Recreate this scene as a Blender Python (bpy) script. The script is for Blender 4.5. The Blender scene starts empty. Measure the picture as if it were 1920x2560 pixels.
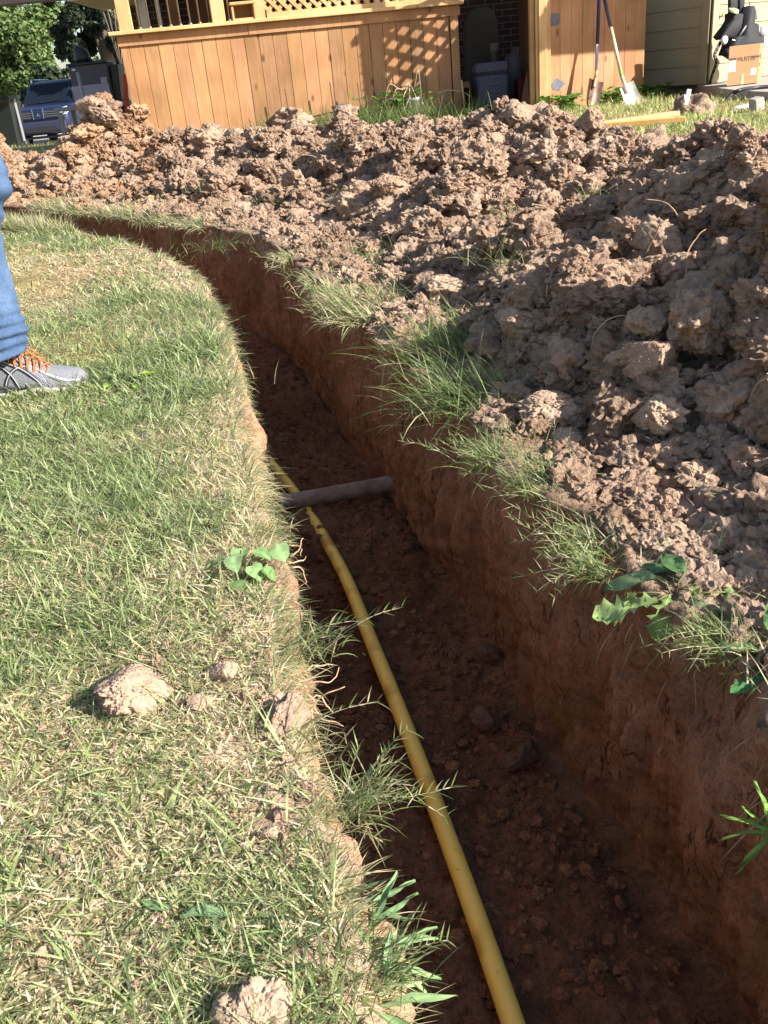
import bpy, math, random
import numpy as np
from mathutils import Vector, Matrix
rng = np.random.default_rng(7); random.seed(7)
SC = bpy.context.scene
COL = SC.collection
rad = math.radians
# ------------------------------------------------------------------ camera
PW, PH, FPX = 1920, 2560, 2213.0
PITCH, ROLL, CH = rad(26.4), rad(5.8), 0.65
FW = np.array([0, math.cos(PITCH), -math.sin(PITCH)])
_r0 = np.array([1., 0, 0]); _u0 = np.cross(_r0, FW)
CR = math.cos(ROLL)*_r0 - math.sin(ROLL)*_u0
CU = math.sin(ROLL)*_r0 + math.cos(ROLL)*_u0
CC = np.array([0, 0, CH])
cam = bpy.data.cameras.new('camera'); camo = bpy.data.objects.new('camera', cam); COL.objects.link(camo)
cam.sensor_fit = 'VERTICAL'; cam.sensor_height = 36; cam.lens = FPX/PH*36
cam.clip_start = 0.02; cam.clip_end = 2000
camo.matrix_world = Matrix(((CR[0], CU[0], -FW[0], 0), (CR[1], CU[1], -FW[1], 0), (CR[2], CU[2], -FW[2], CH), (0, 0, 0, 1)))
SC.camera = camo
# ------------------------------------------------------------------ sky, sun, exposure
SUN_EL, SUN_AZ = rad(31), rad(114)           # azimuth clockwise from +Y
SUN = np.array([math.sin(SUN_AZ)*math.cos(SUN_EL), math.cos(SUN_AZ)*math.cos(SUN_EL), math.sin(SUN_EL)])
w = bpy.data.worlds.new('World'); SC.world = w; w.use_nodes = True
nt = w.node_tree; bg = nt.nodes['Background']
sk = nt.nodes.new('ShaderNodeTexSky'); sk.sky_type = 'NISHITA'; sk.sun_disc = False
sk.sun_elevation = SUN_EL; sk.sun_rotation = SUN_AZ; sk.dust_density = 1.5
nt.links.new(sk.outputs[0], bg.inputs[0]); bg.inputs[1].default_value = 0.085
sl = bpy.data.lights.new('sun', 'SUN'); sl.energy = 5.0; sl.angle = rad(0.5); sl.color = (1, .96, .89)
so = bpy.data.objects.new('sun', sl); COL.objects.link(so)
so.rotation_euler = Vector(-SUN).to_track_quat('-Z', 'Y').to_euler()
SC.view_settings.view_transform = 'Standard'; SC.view_settings.look = 'None'
SC.view_settings.exposure = 1.28; SC.view_settings.gamma = 1
SC.cycles.max_bounces = 6; SC.cycles.diffuse_bounces = 4
SC.cycles.use_denoising = True

# ------------------------------------------------------------------ picture geometry helpers (pixel of the photo -> place)
K = 1920/1659
def ray(x, y): return FW*FPX + CR*(x-PW/2) - CU*(y-PH/2)
def sm(a, b, x):
    t = np.clip((x-a)/(b-a), 0, 1); return t*t*(3-2*t)
def G(x, y):
    y = np.asarray(y, float)
    return .09*sm(4, 8, y) - .55*sm(14, 27, y)
def gp(x, y, z=None, k=1.0):
    d = ray(x*k, y*k); zz = 0. if z is None else z
    for _ in range(12):
        P = CC + d*((zz-CH)/d[2])
        if z is not None: break
        zz = float(G(P[0], P[1]))
    return P
def at(x, y, Y, k=1.0):
    d = ray(x*k, y*k); return CC + d*(Y/d[1])
def on_plane(x, y, O, n, k=1.0):
    d = ray(x*k, y*k); return CC + d*(np.dot(np.array(O)-CC, n)/np.dot(d, n))
def px_per_m(P): return FPX/np.dot(np.array(P)-CC, FW)

# ------------------------------------------------------------------ noise
def _h(ix, iy, iz, s):
    with np.errstate(over='ignore'):
        n = (ix.astype(np.uint32)*np.uint32(374761393) ^ iy.astype(np.uint32)*np.uint32(668265263) ^ iz.astype(np.uint32)*np.uint32(2147483647)) + np.uint32(s*1013904223 & 0xffffffff)
        n = (n ^ (n >> np.uint32(13)))*np.uint32(1274126177); n = (n ^ (n >> np.uint32(16)))*np.uint32(2246822519)
        n = n ^ (n >> np.uint32(15))
    return n.astype(np.float64)/4294967295.0
def vnoise(p, s=0):
    p = np.asarray(p, float); i = np.floor(p).astype(np.int64); f = p-i; f = f*f*f*(f*(f*6-15)+10); r = 0
    for dx in (0, 1):
        for dy in (0, 1):
            for dz in (0, 1):
                wgt = (f[:, 0] if dx else 1-f[:, 0])*(f[:, 1] if dy else 1-f[:, 1])*(f[:, 2] if dz else 1-f[:, 2])
                r = r + wgt*_h(i[:, 0]+dx, i[:, 1]+dy, i[:, 2]+dz, s)
    return r*2-1
def fbm(p, oc=4, s=0, g=.5):
    r = 0; a = 1.; p = np.asarray(p, float)
    for k in range(oc):
        r = r + a*vnoise(p*(2.03**k), s+k*17); a *= g
    return r
def worley(p, s=0):
    """nearest-cell distance and that cell's random number"""
    p = np.asarray(p, float); i = np.floor(p).astype(np.int64)
    best = np.full(len(p), 9.); cid = np.zeros(len(p))
    for dx in (-1, 0, 1):
        for dy in (-1, 0, 1):
            for dz in (-1, 0, 1):
                a, b, c = i[:, 0]+dx, i[:, 1]+dy, i[:, 2]+dz
                q = np.stack([a+_h(a, b, c, s+1), b+_h(a, b, c, s+2), c+_h(a, b, c, s+3)], 1)
                d = np.sqrt(((q-p)**2).sum(1)); m = d < best
                best = np.where(m, d, best); cid = np.where(m, _h(a, b, c, s+4), cid)
    return best, cid
def lumps(p, s=0, r=.75):
    d, c = worley(p, s); return np.sqrt(np.clip(1-(d/r)**2, 0, 1))*(.35+.65*c)

def blocks(p, s=0, w=.22, tilt=.5):
    """angular chunks: flat tilted tops parted by crevices"""
    p = np.asarray(p, float); i = np.floor(p).astype(np.int64); n = len(p)
    b1 = np.full(n, 9.); b2 = np.full(n, 9.); cid = np.zeros(n); bv = np.zeros((n, 3))
    for dx in (-1, 0, 1):
        for dy in (-1, 0, 1):
            for dz in (-1, 0, 1):
                a, b, c = i[:, 0]+dx, i[:, 1]+dy, i[:, 2]+dz
                v = p-np.stack([a+_h(a, b, c, s+1), b+_h(a, b, c, s+2), c+_h(a, b, c, s+3)], 1); d = np.sqrt((v**2).sum(1)); m = d < b1
                b2 = np.where(m, b1, np.minimum(b2, d)); cid = np.where(m, _h(a, b, c, s+4), cid); bv = np.where(m[:, None], v, bv); b1 = np.where(m, d, b1)
    g = np.stack([np.sin(cid*91), np.sin(cid*57+1), np.sin(cid*133+2)], 1)
    return np.clip((b2-b1)/w, 0, 1)**.6*np.clip(.25+.75*cid+tilt*(g*bv).sum(1), .05, 1.4)
# ------------------------------------------------------------------ mesh helpers
def v3(*a): return np.array(a, float)
def nrm(a): return a/np.linalg.norm(a)
def mesh_np(name, V, faces, mats, col=None, smooth=True, mi=None):
    V = np.asarray(V, np.float32); me = bpy.data.meshes.new(name)
    faces = [np.asarray(f, np.int32) for f in faces if len(f)]
    me.vertices.add(len(V)); me.vertices.foreach_set('co', V.ravel())
    tot = np.concatenate([np.full(len(f), f.shape[1], np.int32) for f in faces])
    vi = np.concatenate([f.ravel() for f in faces])
    me.loops.add(len(vi)); me.loops.foreach_set('vertex_index', vi)
    me.polygons.add(len(tot)); me.polygons.foreach_set('loop_start', np.concatenate([[0], np.cumsum(tot)[:-1]]).astype(np.int32))
    try: me.polygons.foreach_set('loop_total', tot)
    except Exception: pass
    me.polygons.foreach_set('use_smooth', np.full(len(tot), smooth))
    if mi is not None: me.polygons.foreach_set('material_index', np.asarray(mi, np.int32))
    for m in (mats if isinstance(mats, (list, tuple)) else [mats]): me.materials.append(m)
    me.update(calc_edges=True)
    if col is not None:
        c = np.ones((len(V), 4), np.float32); c[:, :3] = col
        at_ = me.color_attributes.new('Col', 'FLOAT_COLOR', 'POINT'); at_.data.foreach_set('color', c.ravel())
    return me
def link(name, me, parent=None):
    o = bpy.data.objects.new(name, me); COL.objects.link(o)
    if parent is not None: o.parent = parent
    return o
def tag(o, label=None, cat=None, group=None, kind=None):
    for k_, v_ in (('label', label), ('category', cat), ('group', group), ('kind', kind)):
        if v_: o[k_] = v_
    return o
def thing(name, label, cat, group=None, loc=(0, 0, 0)):
    o = bpy.data.objects.new(name, None); COL.objects.link(o); o.location = loc; o.empty_display_size = .1
    return tag(o, label, cat, group)
class MB:
    """collects boxes, tubes, lofts in world coordinates into one mesh"""
    def __init__(s): s.V = []; s.F = []; s.n = 0; s.C = []; s.sm = []
    def add(s, V, F, col=(1, 1, 1), smooth=False):
        V = np.asarray(V, float); s.V.append(V); s.C.append(np.tile(np.asarray(col, float), (len(V), 1)) if np.ndim(col) == 1 else col)
        for f in F: s.F.append(tuple(int(i)+s.n for i in f)); s.sm.append(smooth)
        s.n += len(V); return s
    def box(s, c, size, ax=None, col=(1, 1, 1), bev=0.0):
        A = np.eye(3) if ax is None else np.array([nrm(np.array(a, float)) for a in ax]); h = np.array(size)/2
        if bev <= 0 or min(h) <= bev*1.05:
            P = [[sx*h[0], sy*h[1], sz*h[2]] for sz in (-1, 1) for sx, sy in ((-1, -1), (1, -1), (1, 1), (-1, 1))]
            F = [(3, 2, 1, 0), (4, 5, 6, 7), (0, 1, 5, 4), (1, 2, 6, 5), (2, 3, 7, 6), (3, 0, 4, 7)]
            return s.add(np.array(c)+np.array(P)@A, F, col)
        b = bev; P = []; F = []
        def q(sx, sy, sz, k):
            v = [sx*h[0], sy*h[1], sz*h[2]]
            for j in range(3):
                if j != k: v[j] -= (sx, sy, sz)[j]*b
            P.append(v); return len(P)-1
        I = {(sx, sy, sz, k): q(sx, sy, sz, k) for sx in (-1, 1) for sy in (-1, 1) for sz in (-1, 1) for k in range(3)}
        for k in range(3):
            i, j = [(1, 2), (2, 0), (0, 1)][k]
            for sg in (-1, 1):
                f = []
                for a_, b_ in ((-1, -1), (1, -1), (1, 1), (-1, 1)):
                    t = [0, 0, 0]; t[k] = sg; t[i] = a_; t[j] = b_; f.append(I[(*t, k)])
                F.append(f if sg > 0 else f[::-1])
        for k in range(3):
            i, j = [(1, 2), (2, 0), (0, 1)][k]
            for a_ in (-1, 1):
                for b_ in (-1, 1):
                    t0 = [0, 0, 0]; t1 = [0, 0, 0]; t0[k] = -1; t1[k] = 1
                    for t in (t0, t1): t[i] = a_; t[j] = b_
                    f = [I[(*t0, i)], I[(*t1, i)], I[(*t1, j)], I[(*t0, j)]]; F.append(f if a_*b_ < 0 else f[::-1])
        for sx in (-1, 1):
            for sy in (-1, 1):
                for sz in (-1, 1):
                    f = [I[(sx, sy, sz, k)] for k in range(3)]; F.append(f if sx*sy*sz > 0 else f[::-1])
        return s.add(np.array(c)+np.array(P)@A, F, col)
    def bar(s, a, b, wid, thick, side=None, col=(1, 1, 1), bev=0.0):
        """a straight board from a to b; wid measured along side"""
        a = np.array(a, float); b = np.array(b, float); d = b-a; L = np.linalg.norm(d); d = d/L
        sd = np.array(side if side is not None else (0, 0, 1), float); sd = sd-d*np.dot(sd, d); sd = nrm(sd)
        return s.box((a+b)/2, (L, wid, thick), (d, sd, np.cross(d, sd)), col, bev)
    def tube(s, pts, r, n=8, col=(1, 1, 1), caps=True, squash=1.0, up=None):
        P = np.array(pts, float); m = len(P); r = np.full(m, r) if np.ndim(r) == 0 else np.array(r, float)
        T = np.gradient(P, axis=0); T /= np.linalg.norm(T, axis=1)[:, None]+1e-12
        u = np.array(up if up is not None else ((0, 0, 1) if abs(T[0][2]) < .9 else (1, 0, 0)), float); V = []
        for i in range(m):
            u = u-T[i]*np.dot(u, T[i]); u = nrm(u); w_ = np.cross(T[i], u)
            a = np.arange(n)*2*math.pi/n
            V.append(P[i]+r[i]*(np.cos(a)[:, None]*u*squash+np.sin(a)[:, None]*w_))
        F = [(i*n+j, i*n+(j+1) % n, (i+1)*n+(j+1) % n, (i+1)*n+j) for i in range(m-1) for j in range(n)]
        if caps: F += [tuple(range(n))[::-1], tuple(range((m-1)*n, m*n))]
        return s.add(np.concatenate(V), F, col, True)
    def rings(s, R, col=(1, 1, 1), caps=True, smooth=True):
        n = len(R[0]); m = len(R)
        F = [(i*n+j, i*n+(j+1) % n, (i+1)*n+(j+1) % n, (i+1)*n+j) for i in range(m-1) for j in range(n)]
        if caps: F += [tuple(range(n))[::-1], tuple(range((m-1)*n, m*n))]
        return s.add(np.concatenate(R), F, col, smooth)
    def build(s, name, mat, parent=None, origin=None):
        V = np.concatenate(s.V); me = bpy.data.meshes.new(name)
        og = np.zeros(3) if origin is None else np.array(origin, float)
        pp = parent
        while pp is not None: og = og+np.array(pp.location); pp = pp.parent
        V = V-og
        me.from_pydata(V.tolist(), [], s.F); me.polygons.foreach_set('use_smooth', s.sm)
        for m in (mat if isinstance(mat, (list, tuple)) else [mat]): me.materials.append(m)
        a = me.color_attributes.new('Col', 'FLOAT_COLOR', 'POINT'); c = np.ones((len(V), 4), np.float32); c[:, :3] = np.concatenate(s.C)
        a.data.foreach_set('color', c.ravel()); me.update()
        o = link(name, me, parent)
        if parent is None: o.location = og
        elif origin is not None: o.location = np.array(origin, float)
        return o
def spline(pts, n):
    """Catmull-Rom through pts, n samples"""
    P = np.array(pts, float); m = len(P); P = np.vstack([2*P[0]-P[1], P, 2*P[-1]-P[-2]])
    t = np.linspace(0, m-1-1e-9, n); i = t.astype(int); f = (t-i)[:, None]
    a, b, c, d = P[i], P[i+1], P[i+2], P[i+3]
    return .5*((2*b)+(c-a)*f+(2*a-5*b+4*c-d)*f*f+(3*b-a-3*c+d)*f**3)
def ico(sub):
    t = (1+5**.5)/2
    V = [(-1, t, 0), (1, t, 0), (-1, -t, 0), (1, -t, 0), (0, -1, t), (0, 1, t), (0, -1, -t), (0, 1, -t), (t, 0, -1), (t, 0, 1), (-t, 0, -1), (-t, 0, 1)]
    F = [(0, 11, 5), (0, 5, 1), (0, 1, 7), (0, 7, 10), (0, 10, 11), (1, 5, 9), (5, 11, 4), (11, 10, 2), (10, 7, 6), (7, 1, 8), (3, 9, 4), (3, 4, 2), (3, 2, 6), (3, 6, 8), (3, 8, 9), (4, 9, 5), (2, 4, 11), (6, 2, 10), (8, 6, 7), (9, 8, 1)]
    V = [nrm(np.array(v, float)) for v in V]
    for _ in range(sub):
        c = {}; N = []
        def mid(a, b):
            k_ = (min(a, b), max(a, b))
            if k_ not in c: V.append(nrm(V[a]+V[b])); c[k_] = len(V)-1
            return c[k_]
        for a, b, d in F:
            e, f, g = mid(a, b), mid(b, d), mid(d, a); N += [(a, e, g), (b, f, e), (d, g, f), (e, f, g)]
        F = N
    return np.array(V), np.array(F)

# ------------------------------------------------------------------ materials
def newmat(name):
    m = bpy.data.materials.new(name); m.use_nodes = True; n = m.node_tree.nodes; b = n['Principled BSDF']
    return m, m.node_tree, b
def nd(t, typ, **k_):
    n = t.nodes.new(typ)
    for a, v in k_.items():
        if a in n.inputs: n.inputs[a].default_value = v
        else: setattr(n, a, v)
    return n
def ramp(t, src, stops):
    r = t.nodes.new('ShaderNodeValToRGB'); e = r.color_ramp.elements
    while len(e) < len(stops): e.new(.5)
    for el, (p, c) in zip(e, stops): el.position = p; el.color = (*c, 1) if len(c) == 3 else c
    t.links.new(src, r.inputs[0]); return r.outputs[0]
def mix(t, a, b, f, mode='MIX'):
    m = t.nodes.new('ShaderNodeMix'); m.data_type = 'RGBA'; m.blend_type = mode
    for i, v in ((0, f), (6, a), (7, b)):
        if hasattr(v, 'links') or hasattr(v, 'is_output'): t.links.new(v, m.inputs[i])
        else: m.inputs[i].default_value = v if i == 0 else ((*v, 1) if len(v) == 3 else v)
    return m.outputs[2]
def coords(t, scale=(1, 1, 1), kind='Object'):
    c = t.nodes.new('ShaderNodeTexCoord'); mp = t.nodes.new('ShaderNodeMapping'); mp.inputs['Scale'].default_value = scale
    t.links.new(c.outputs[kind], mp.inputs[0]); return mp.outputs[0]
def noise(t, vec, scale, detail=4, rough=.55, out=0):
    n = nd(t, 'ShaderNodeTexNoise', Scale=scale, Detail=detail, Roughness=rough); t.links.new(vec, n.inputs['Vector']); return n.outputs[out]
def bump(t, b, h, strength, dist):
    n = nd(t, 'ShaderNodeBump', Strength=strength, Distance=dist); t.links.new(h, n.inputs['Height']); 
    if b.inputs['Normal'].links: t.links.new(b.inputs['Normal'].links[0].from_socket, n.inputs['Normal'])
    t.links.new(n.outputs[0], b.inputs['Normal']); return n
def plain(name, c, rough=.6, metal=0., var=.12, scale=30, bmp=0.0, spec=.4, coat=0):
    m, t, b = newmat(name); v = coords(t); n = noise(t, v, scale)
    lo = tuple(max(0, x*(1-var)) for x in c); hi = tuple(min(1, x*(1+var)) for x in c)
    t.links.new(ramp(t, n, [(.3, lo), (.7, hi)]), b.inputs['Base Color'])
    b.inputs['Roughness'].default_value = rough; b.inputs['Metallic'].default_value = metal; b.inputs['Specular IOR Level'].default_value = spec
    if coat: b.inputs['Coat Weight'].default_value = coat; b.inputs['Coat Roughness'].default_value = .05
    if bmp: bump(t, b, n, bmp, .01)
    return m
def soil(name, c1, c2, c3, fine=130, use_attr=True, moist=0.9, rel=1.0):
    """crumbly clay: broad tone patches, fine grain, pale dry specks; 'Col' tints it"""
    m, t, b = newmat(name); v = coords(t)
    n1 = noise(t, v, 5, 5); n2 = noise(t, v, 45, 6, .65); n3 = noise(t, v, fine, 3, .7)
    base = ramp(t, n1, [(.3, c1), (.55, c2), (.75, c3)])
    g = ramp(t, n2, [(.3, (.62, .6, .58)), (.5, (.95, .95, .95)), (.72, (1.28, 1.27, 1.24))])
    base = mix(t, base, g, 1.0, 'MULTIPLY')
    oi = t.nodes.new('ShaderNodeObjectInfo'); rr = ramp(t, oi.outputs['Random'], [(0, (.86, .84, .82)), (1, (1.08, 1.06, 1.02))])
    base = mix(t, base, rr, 1.0, 'MULTIPLY')
    if use_attr:
        a = nd(t, 'ShaderNodeAttribute', attribute_name='Col'); base = mix(t, base, a.outputs['Color'], 1.0, 'MULTIPLY')
    t.links.new(base, b.inputs['Base Color']); b.inputs['Roughness'].default_value = moist; b.inputs['Specular IOR Level'].default_value = .12
    vo = nd(t, 'ShaderNodeTexVoronoi', Scale=fine*.8); t.links.new(v, vo.inputs['Vector'])
    bump(t, b, n2, .7*rel, .016); bump(t, b, vo.outputs[0], .5*rel, .007); bump(t, b, n3, .45*rel, .004)
    return m
def leafmat(name, rough=.5, trans=.35, spec=.3):
    """blades and leaves: colour from 'Col', light passes through"""
    m, t, b = newmat(name); a_ = nd(t, 'ShaderNodeAttribute', attribute_name='Col')
    class a: outputs = {'Color': mix(t, a_.outputs['Color'], ramp(t, noise(t, coords(t), 90, 4), [(.3, (.72, .74, .7)), (.7, (1.2, 1.17, 1.1))]), 1., 'MULTIPLY')}
    t.links.new(a.outputs['Color'], b.inputs['Base Color']); b.inputs['Roughness'].default_value = rough; b.inputs['Specular IOR Level'].default_value = spec
    tr = t.nodes.new('ShaderNodeBsdfTranslucent'); t.links.new(a.outputs['Color'], tr.inputs[0])
    ms = t.nodes.new('ShaderNodeMixShader'); ms.inputs[0].default_value = trans
    out = t.nodes['Material Output']; t.links.new(b.outputs[0], ms.inputs[1]); t.links.new(tr.outputs[0], ms.inputs[2]); t.links.new(ms.outputs[0], out.inputs[0])
    return m
def wood(name, c1, c2, grain=(18, 18, 1.2), knots=True, rough=.65):
    m, t, b = newmat(name); a = nd(t, 'ShaderNodeAttribute', attribute_name='Col')
    v = coords(t, grain); n = noise(t, v, 3, 6, .6)
    v2 = coords(t, (1, 1, 1)); n2 = noise(t, v2, 2.2, 3)
    base = ramp(t, n, [(.3, c1), (.7, c2)])
    base = mix(t, base, ramp(t, n2, [(.35, (.82, .78, .72)), (.65, (1.08, 1.08, 1.08))]), 1.0, 'MULTIPLY')
    if knots:
        v3_ = coords(t, (5, 5, 2.4)); vo = nd(t, 'ShaderNodeTexVoronoi', Scale=1.0); t.links.new(v3_, vo.inputs['Vector'])
        k_ = ramp(t, vo.outputs[0], [(0, (.35, .28, .22)), (.07, (.5, .42, .36)), (.12, (1, 1, 1))])
        base = mix(t, base, k_, 1.0, 'MULTIPLY')
    base = mix(t, base, a.outputs['Color'], 1.0, 'MULTIPLY')
    t.links.new(base, b.inputs['Base Color']); b.inputs['Roughness'].default_value = rough; b.inputs['Specular IOR Level'].default_value = .25
    bump(t, b, n, .25, .004)
    return m

M = {}
M['pile'] = soil('pile_soil', (.25, .163, .111), (.35, .243, .174), (.44, .325, .242))
M['clod'] = soil('clod_soil', (.26, .169, .115), (.36, .252, .182), (.45, .335, .25), use_attr=True)
M['paleclod'] = soil('pale_clod_soil', (.36, .25, .175), (.46, .335, .245), (.54, .415, .32), fine=60, rel=.3)
M['bankclod'] = soil('bank_clod_soil', (.27, .178, .122), (.365, .256, .186), (.45, .337, .255), fine=60, rel=.3)
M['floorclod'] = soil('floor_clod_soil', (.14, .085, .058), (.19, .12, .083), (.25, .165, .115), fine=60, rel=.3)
M['lawnsoil'] = soil('lawn_soil', (.20, .155, .085), (.31, .245, .15), (.42, .335, .23), use_attr=True)
M['grass'] = leafmat('grass_blade', .5, .48)
M['leaf'] = leafmat('weed_leaf', .7, .3, .12)
M['tree'] = leafmat('tree_leaf', .6, .25)
M['straw'] = leafmat('dry_stem', .7, .1)

def trench_mat():
    m, t, b = newmat('trench_clay'); v = coords(t)
    a = nd(t, 'ShaderNodeAttribute', attribute_name='Col')
    n1 = noise(t, v, 4, 5); n2 = noise(t, v, 28, 6, .65); n3 = noise(t, v, 160, 4, .7)
    base = ramp(t, n1, [(.3, (.265, .138, .078)), (.55, (.37, .205, .122)), (.75, (.46, .275, .172))])
    base = mix(t, base, ramp(t, n2, [(.3, (.65, .62, .6)), (.55, (1, 1, 1)), (.75, (1.22, 1.2, 1.16))]), 1.0, 'MULTIPLY')
    vs = coords(t, (30, 30, 4)); c_ = noise(t, vs, 1.9, 6, .68); crack_shade = ramp(t, c_, [(.29, (.3, .25, .22)), (.36, (.86, .85, .84)), (.6, (1.04, 1.04, 1.04)), (.7, (1.25, 1.22, 1.16))])  # crack shade put into the colour, bumps barely show in sky light
    base = mix(t, base, crack_shade, 1.0, 'MULTIPLY')
    lc = noise(t, coords(t, (34, 34, 7)), 1.0, 3, .5); lm = noise(t, coords(t, (9, 9, 6)), 1.0, 2)
    line = ramp(t, lc, [(.478, (1, 1, 1)), (.494, (.16, .12, .1)), (.506, (.16, .12, .1)), (.522, (1, 1, 1))])
    base = mix(t, base, line, ramp(t, lm, [(.5, (0, 0, 0)), (.62, (.85, .85, .85))]), 'MULTIPLY')
    base = mix(t, base, ramp(t, n3, [(.34, (.62, .58, .55)), (.46, (1, 1, 1)), (.66, (1.02, 1.02, 1.02)), (.74, (1.5, 1.45, 1.35))]), 1.0, 'MULTIPLY')
    vo = noise(t, coords(t, (3.5, 3.5, 6)), 1.3, 2); och = ramp(t, vo, [(.6, (0, 0, 0)), (.7, (1, 1, 1))])
    base = mix(t, base, (.25, .145, .065), och)
    base = mix(t, base, a.outputs['Color'], 1.0, 'MULTIPLY')
    t.links.new(base, b.inputs['Base Color']); b.inputs['Roughness'].default_value = .95; b.inputs['Specular IOR Level'].default_value = .08
    bump(t, b, c_, .8, .03); bump(t, b, n2, .8, .02); bump(t, b, n3, .35, .004)
    return m
M['trench'] = trench_mat()

# ------------------------------------------------------------------ trench outline
LL = [(-.0, -1.4), (-.02, -.4), (-.04, .3), (-.06, .5), (-.09, .64), (-.115, .76), (-.14, .86), (-.19, 1.22), (-.235, 1.52), (-.275, 1.7), (-.34, 2.11), (-.45, 2.7), (-.65, 3.5), (-.96, 4.2), (-1.46, 4.93), (-2.25, 5.68), (-3.5, 6.6), (-6.5, 8.05)]
RL = [(.50, -1.4), (.46, -.4), (.435, .3), (.415, .5), (.40, .66), (.375, .82), (.35, .95), (.295, 1.15), (.225, 1.46), (.165, 1.75), (.10, 2.14), (-.02, 2.57), (-.19, 3.38), (-.44, 4.24), (-.92, 4.97), (-1.72, 5.85), (-3.1, 6.95), (-6.1, 8.45)]
NS = 1500
Lc = spline(LL, NS); Rc = spline(RL, NS)
_mid = (Lc+Rc)/2; _arc = np.concatenate([[0], np.cumsum(np.linalg.norm(np.diff(_mid, axis=0), axis=1))])
def resample(C, s): return np.stack([np.interp(s, _arc, C[:, 0]), np.interp(s, _arc, C[:, 1])], 1)
def poly_in(P, Q):
    x, y = P[:, 0], P[:, 1]; r = np.zeros(len(P), bool); n = len(Q)
    for i in range(n):
        (x0, y0), (x1, y1) = Q[i], Q[(i+1) % n]
        if y0 == y1: continue
        c = ((y0 > y) != (y1 > y)) & (x < (x1-x0)*(y-y0)/(y1-y0)+x0); r ^= c
    return r
TP = np.vstack([Lc[::12], Rc[::-12]])
def seg_dist(P, C):
    d = np.full(len(P), 1e9)
    for a, b in zip(C[:-1], C[1:]):
        ab = b-a; t = np.clip(((P-a)@ab)/(ab@ab+1e-12), 0, 1); d = np.minimum(d, np.linalg.norm(P-a-t[:, None]*ab, axis=1))
    return d
DEPTH = .47
def build_trench():
    s = []; x = 0.6
    L = _arc[-1]
    while x < L:
        s.append(x); yy = np.interp(x, _arc, _mid[:, 1]); x += .0055+.004*max(0, yy-1.2)
    s = np.array(s); Lp = resample(Lc, s); Rp = resample(Rc, s); n = len(s)
    # cross section: u across (0 left lip, 1 right lip, beyond = outside in metres), z
    cs = []
    for o in (.16, .12, .09, .06, .04, .022, .01): cs.append((0, -o, -.02 if o > .15 else (-.004 if o > .1 else .006), 0))
    for q in np.linspace(0, 1, 52): cs.append((0, .004+.03*q, .004-DEPTH*q-.012*math.sin(q*3), 1))
    for q in np.linspace(.12, .88, 40): cs.append((2, q, -DEPTH-.012*math.sin(q*math.pi), 2))
    for q in np.linspace(1, 0, 96): cs.append((1, .004+.015*q, .004-DEPTH*q, 3))
    for o in (.01, .022, .04, .06, .09, .12, .16): cs.append((1, -o, -.02 if o > .15 else (-.004 if o > .1 else .006), 4))
    m = len(cs); V = np.zeros((n, m, 3)); N = np.zeros((n, m, 3))
    D = Rp-Lp; wd = np.linalg.norm(D, axis=1)[:, None]; dh = D/wd
    zt = np.zeros((n, m))
    for j, (k_, a, z, reg) in enumerate(cs):
        if k_ == 0: xy = Lp+dh*a
        elif k_ == 1: xy = Rp-dh*a
        else: xy = Lp+D*a
        V[:, j, :2] = xy; V[:, j, 2] = z+G(xy[:, 0], xy[:, 1])
        if reg == 1: N[:, j, :2] = dh
        elif reg == 3: N[:, j, :2] = -dh
        else: N[:, j, 2] = 1
    R = np.array([c[3] for c in cs]); P = V.reshape(-1, 3); Nn = N.reshape(-1, 3); reg = np.tile(R, n)
    zq = np.tile(np.array([c[2] for c in cs]), n)
    big = fbm(P*2.3, 3, 5); med = fbm(P*9, 4, 9); ver = fbm(P*np.array([22, 22, 4.]), 3, 21)
    wall = (reg == 1) | (reg == 3)
    edge = np.clip(np.minimum(-zq/.06, 1), 0, 1)
    d = np.where(wall, .028*big+.016*med+.02*ver+.02*lumps(P*7, 3)+.010*blocks(P*np.array([16, 16, 6.]), 35, .5)+.007*lumps(P*np.array([45, 45, 22]), 36)+.003*fbm(P*70, 2, 38)-.014, 0)
    # broken-away pockets near the lip, overhang of roots mat
    d = d*(.35+.65*edge)
    lp = lumps(P*np.array([9, 9, 9]), 31); lp2 = lumps(P*24, 33); lp3 = lumps(P*60, 37, .7)
    fl = reg == 2
    d = np.where(fl, .02*big+.022*lp+.016*lp2+.006*lp3+.012*med, d)
    d = np.where((reg == 0) | (reg == 4), .006*med+.008*lp2+.004*lp3, d)
    P2 = P+Nn*d[:, None]
    jag = (fbm(P*np.array([7, 7, 1]), 4, 77)*.03+fbm(P*np.array([25, 25, 1]), 2, 79)*.008)*np.exp(np.minimum(zq, 0)/.08)
    P2[:, :2] += np.repeat(dh, m, 0)*np.where(reg <= 1, jag, np.where(reg >= 3, -jag, 0))[:, None]
    # soil piled against the foot of the right wall
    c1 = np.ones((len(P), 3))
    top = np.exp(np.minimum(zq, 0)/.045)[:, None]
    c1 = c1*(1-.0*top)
    dry = ((reg == 0) | (reg == 1))[:, None]*1.0  # left lip and left wall only: paler towards the top
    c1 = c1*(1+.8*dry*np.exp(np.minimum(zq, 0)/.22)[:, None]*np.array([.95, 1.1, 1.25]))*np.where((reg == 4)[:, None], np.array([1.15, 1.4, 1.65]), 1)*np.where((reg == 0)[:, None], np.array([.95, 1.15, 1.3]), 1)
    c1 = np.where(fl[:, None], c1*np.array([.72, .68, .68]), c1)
    ii = np.arange(n-1)[:, None]*m+np.arange(m-1)[None]
    F = np.stack([ii, ii+1, ii+1+m, ii+m], -1).reshape(-1, 4)
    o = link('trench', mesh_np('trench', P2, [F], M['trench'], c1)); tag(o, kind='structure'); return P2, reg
TV, TR = build_trench()
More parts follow.
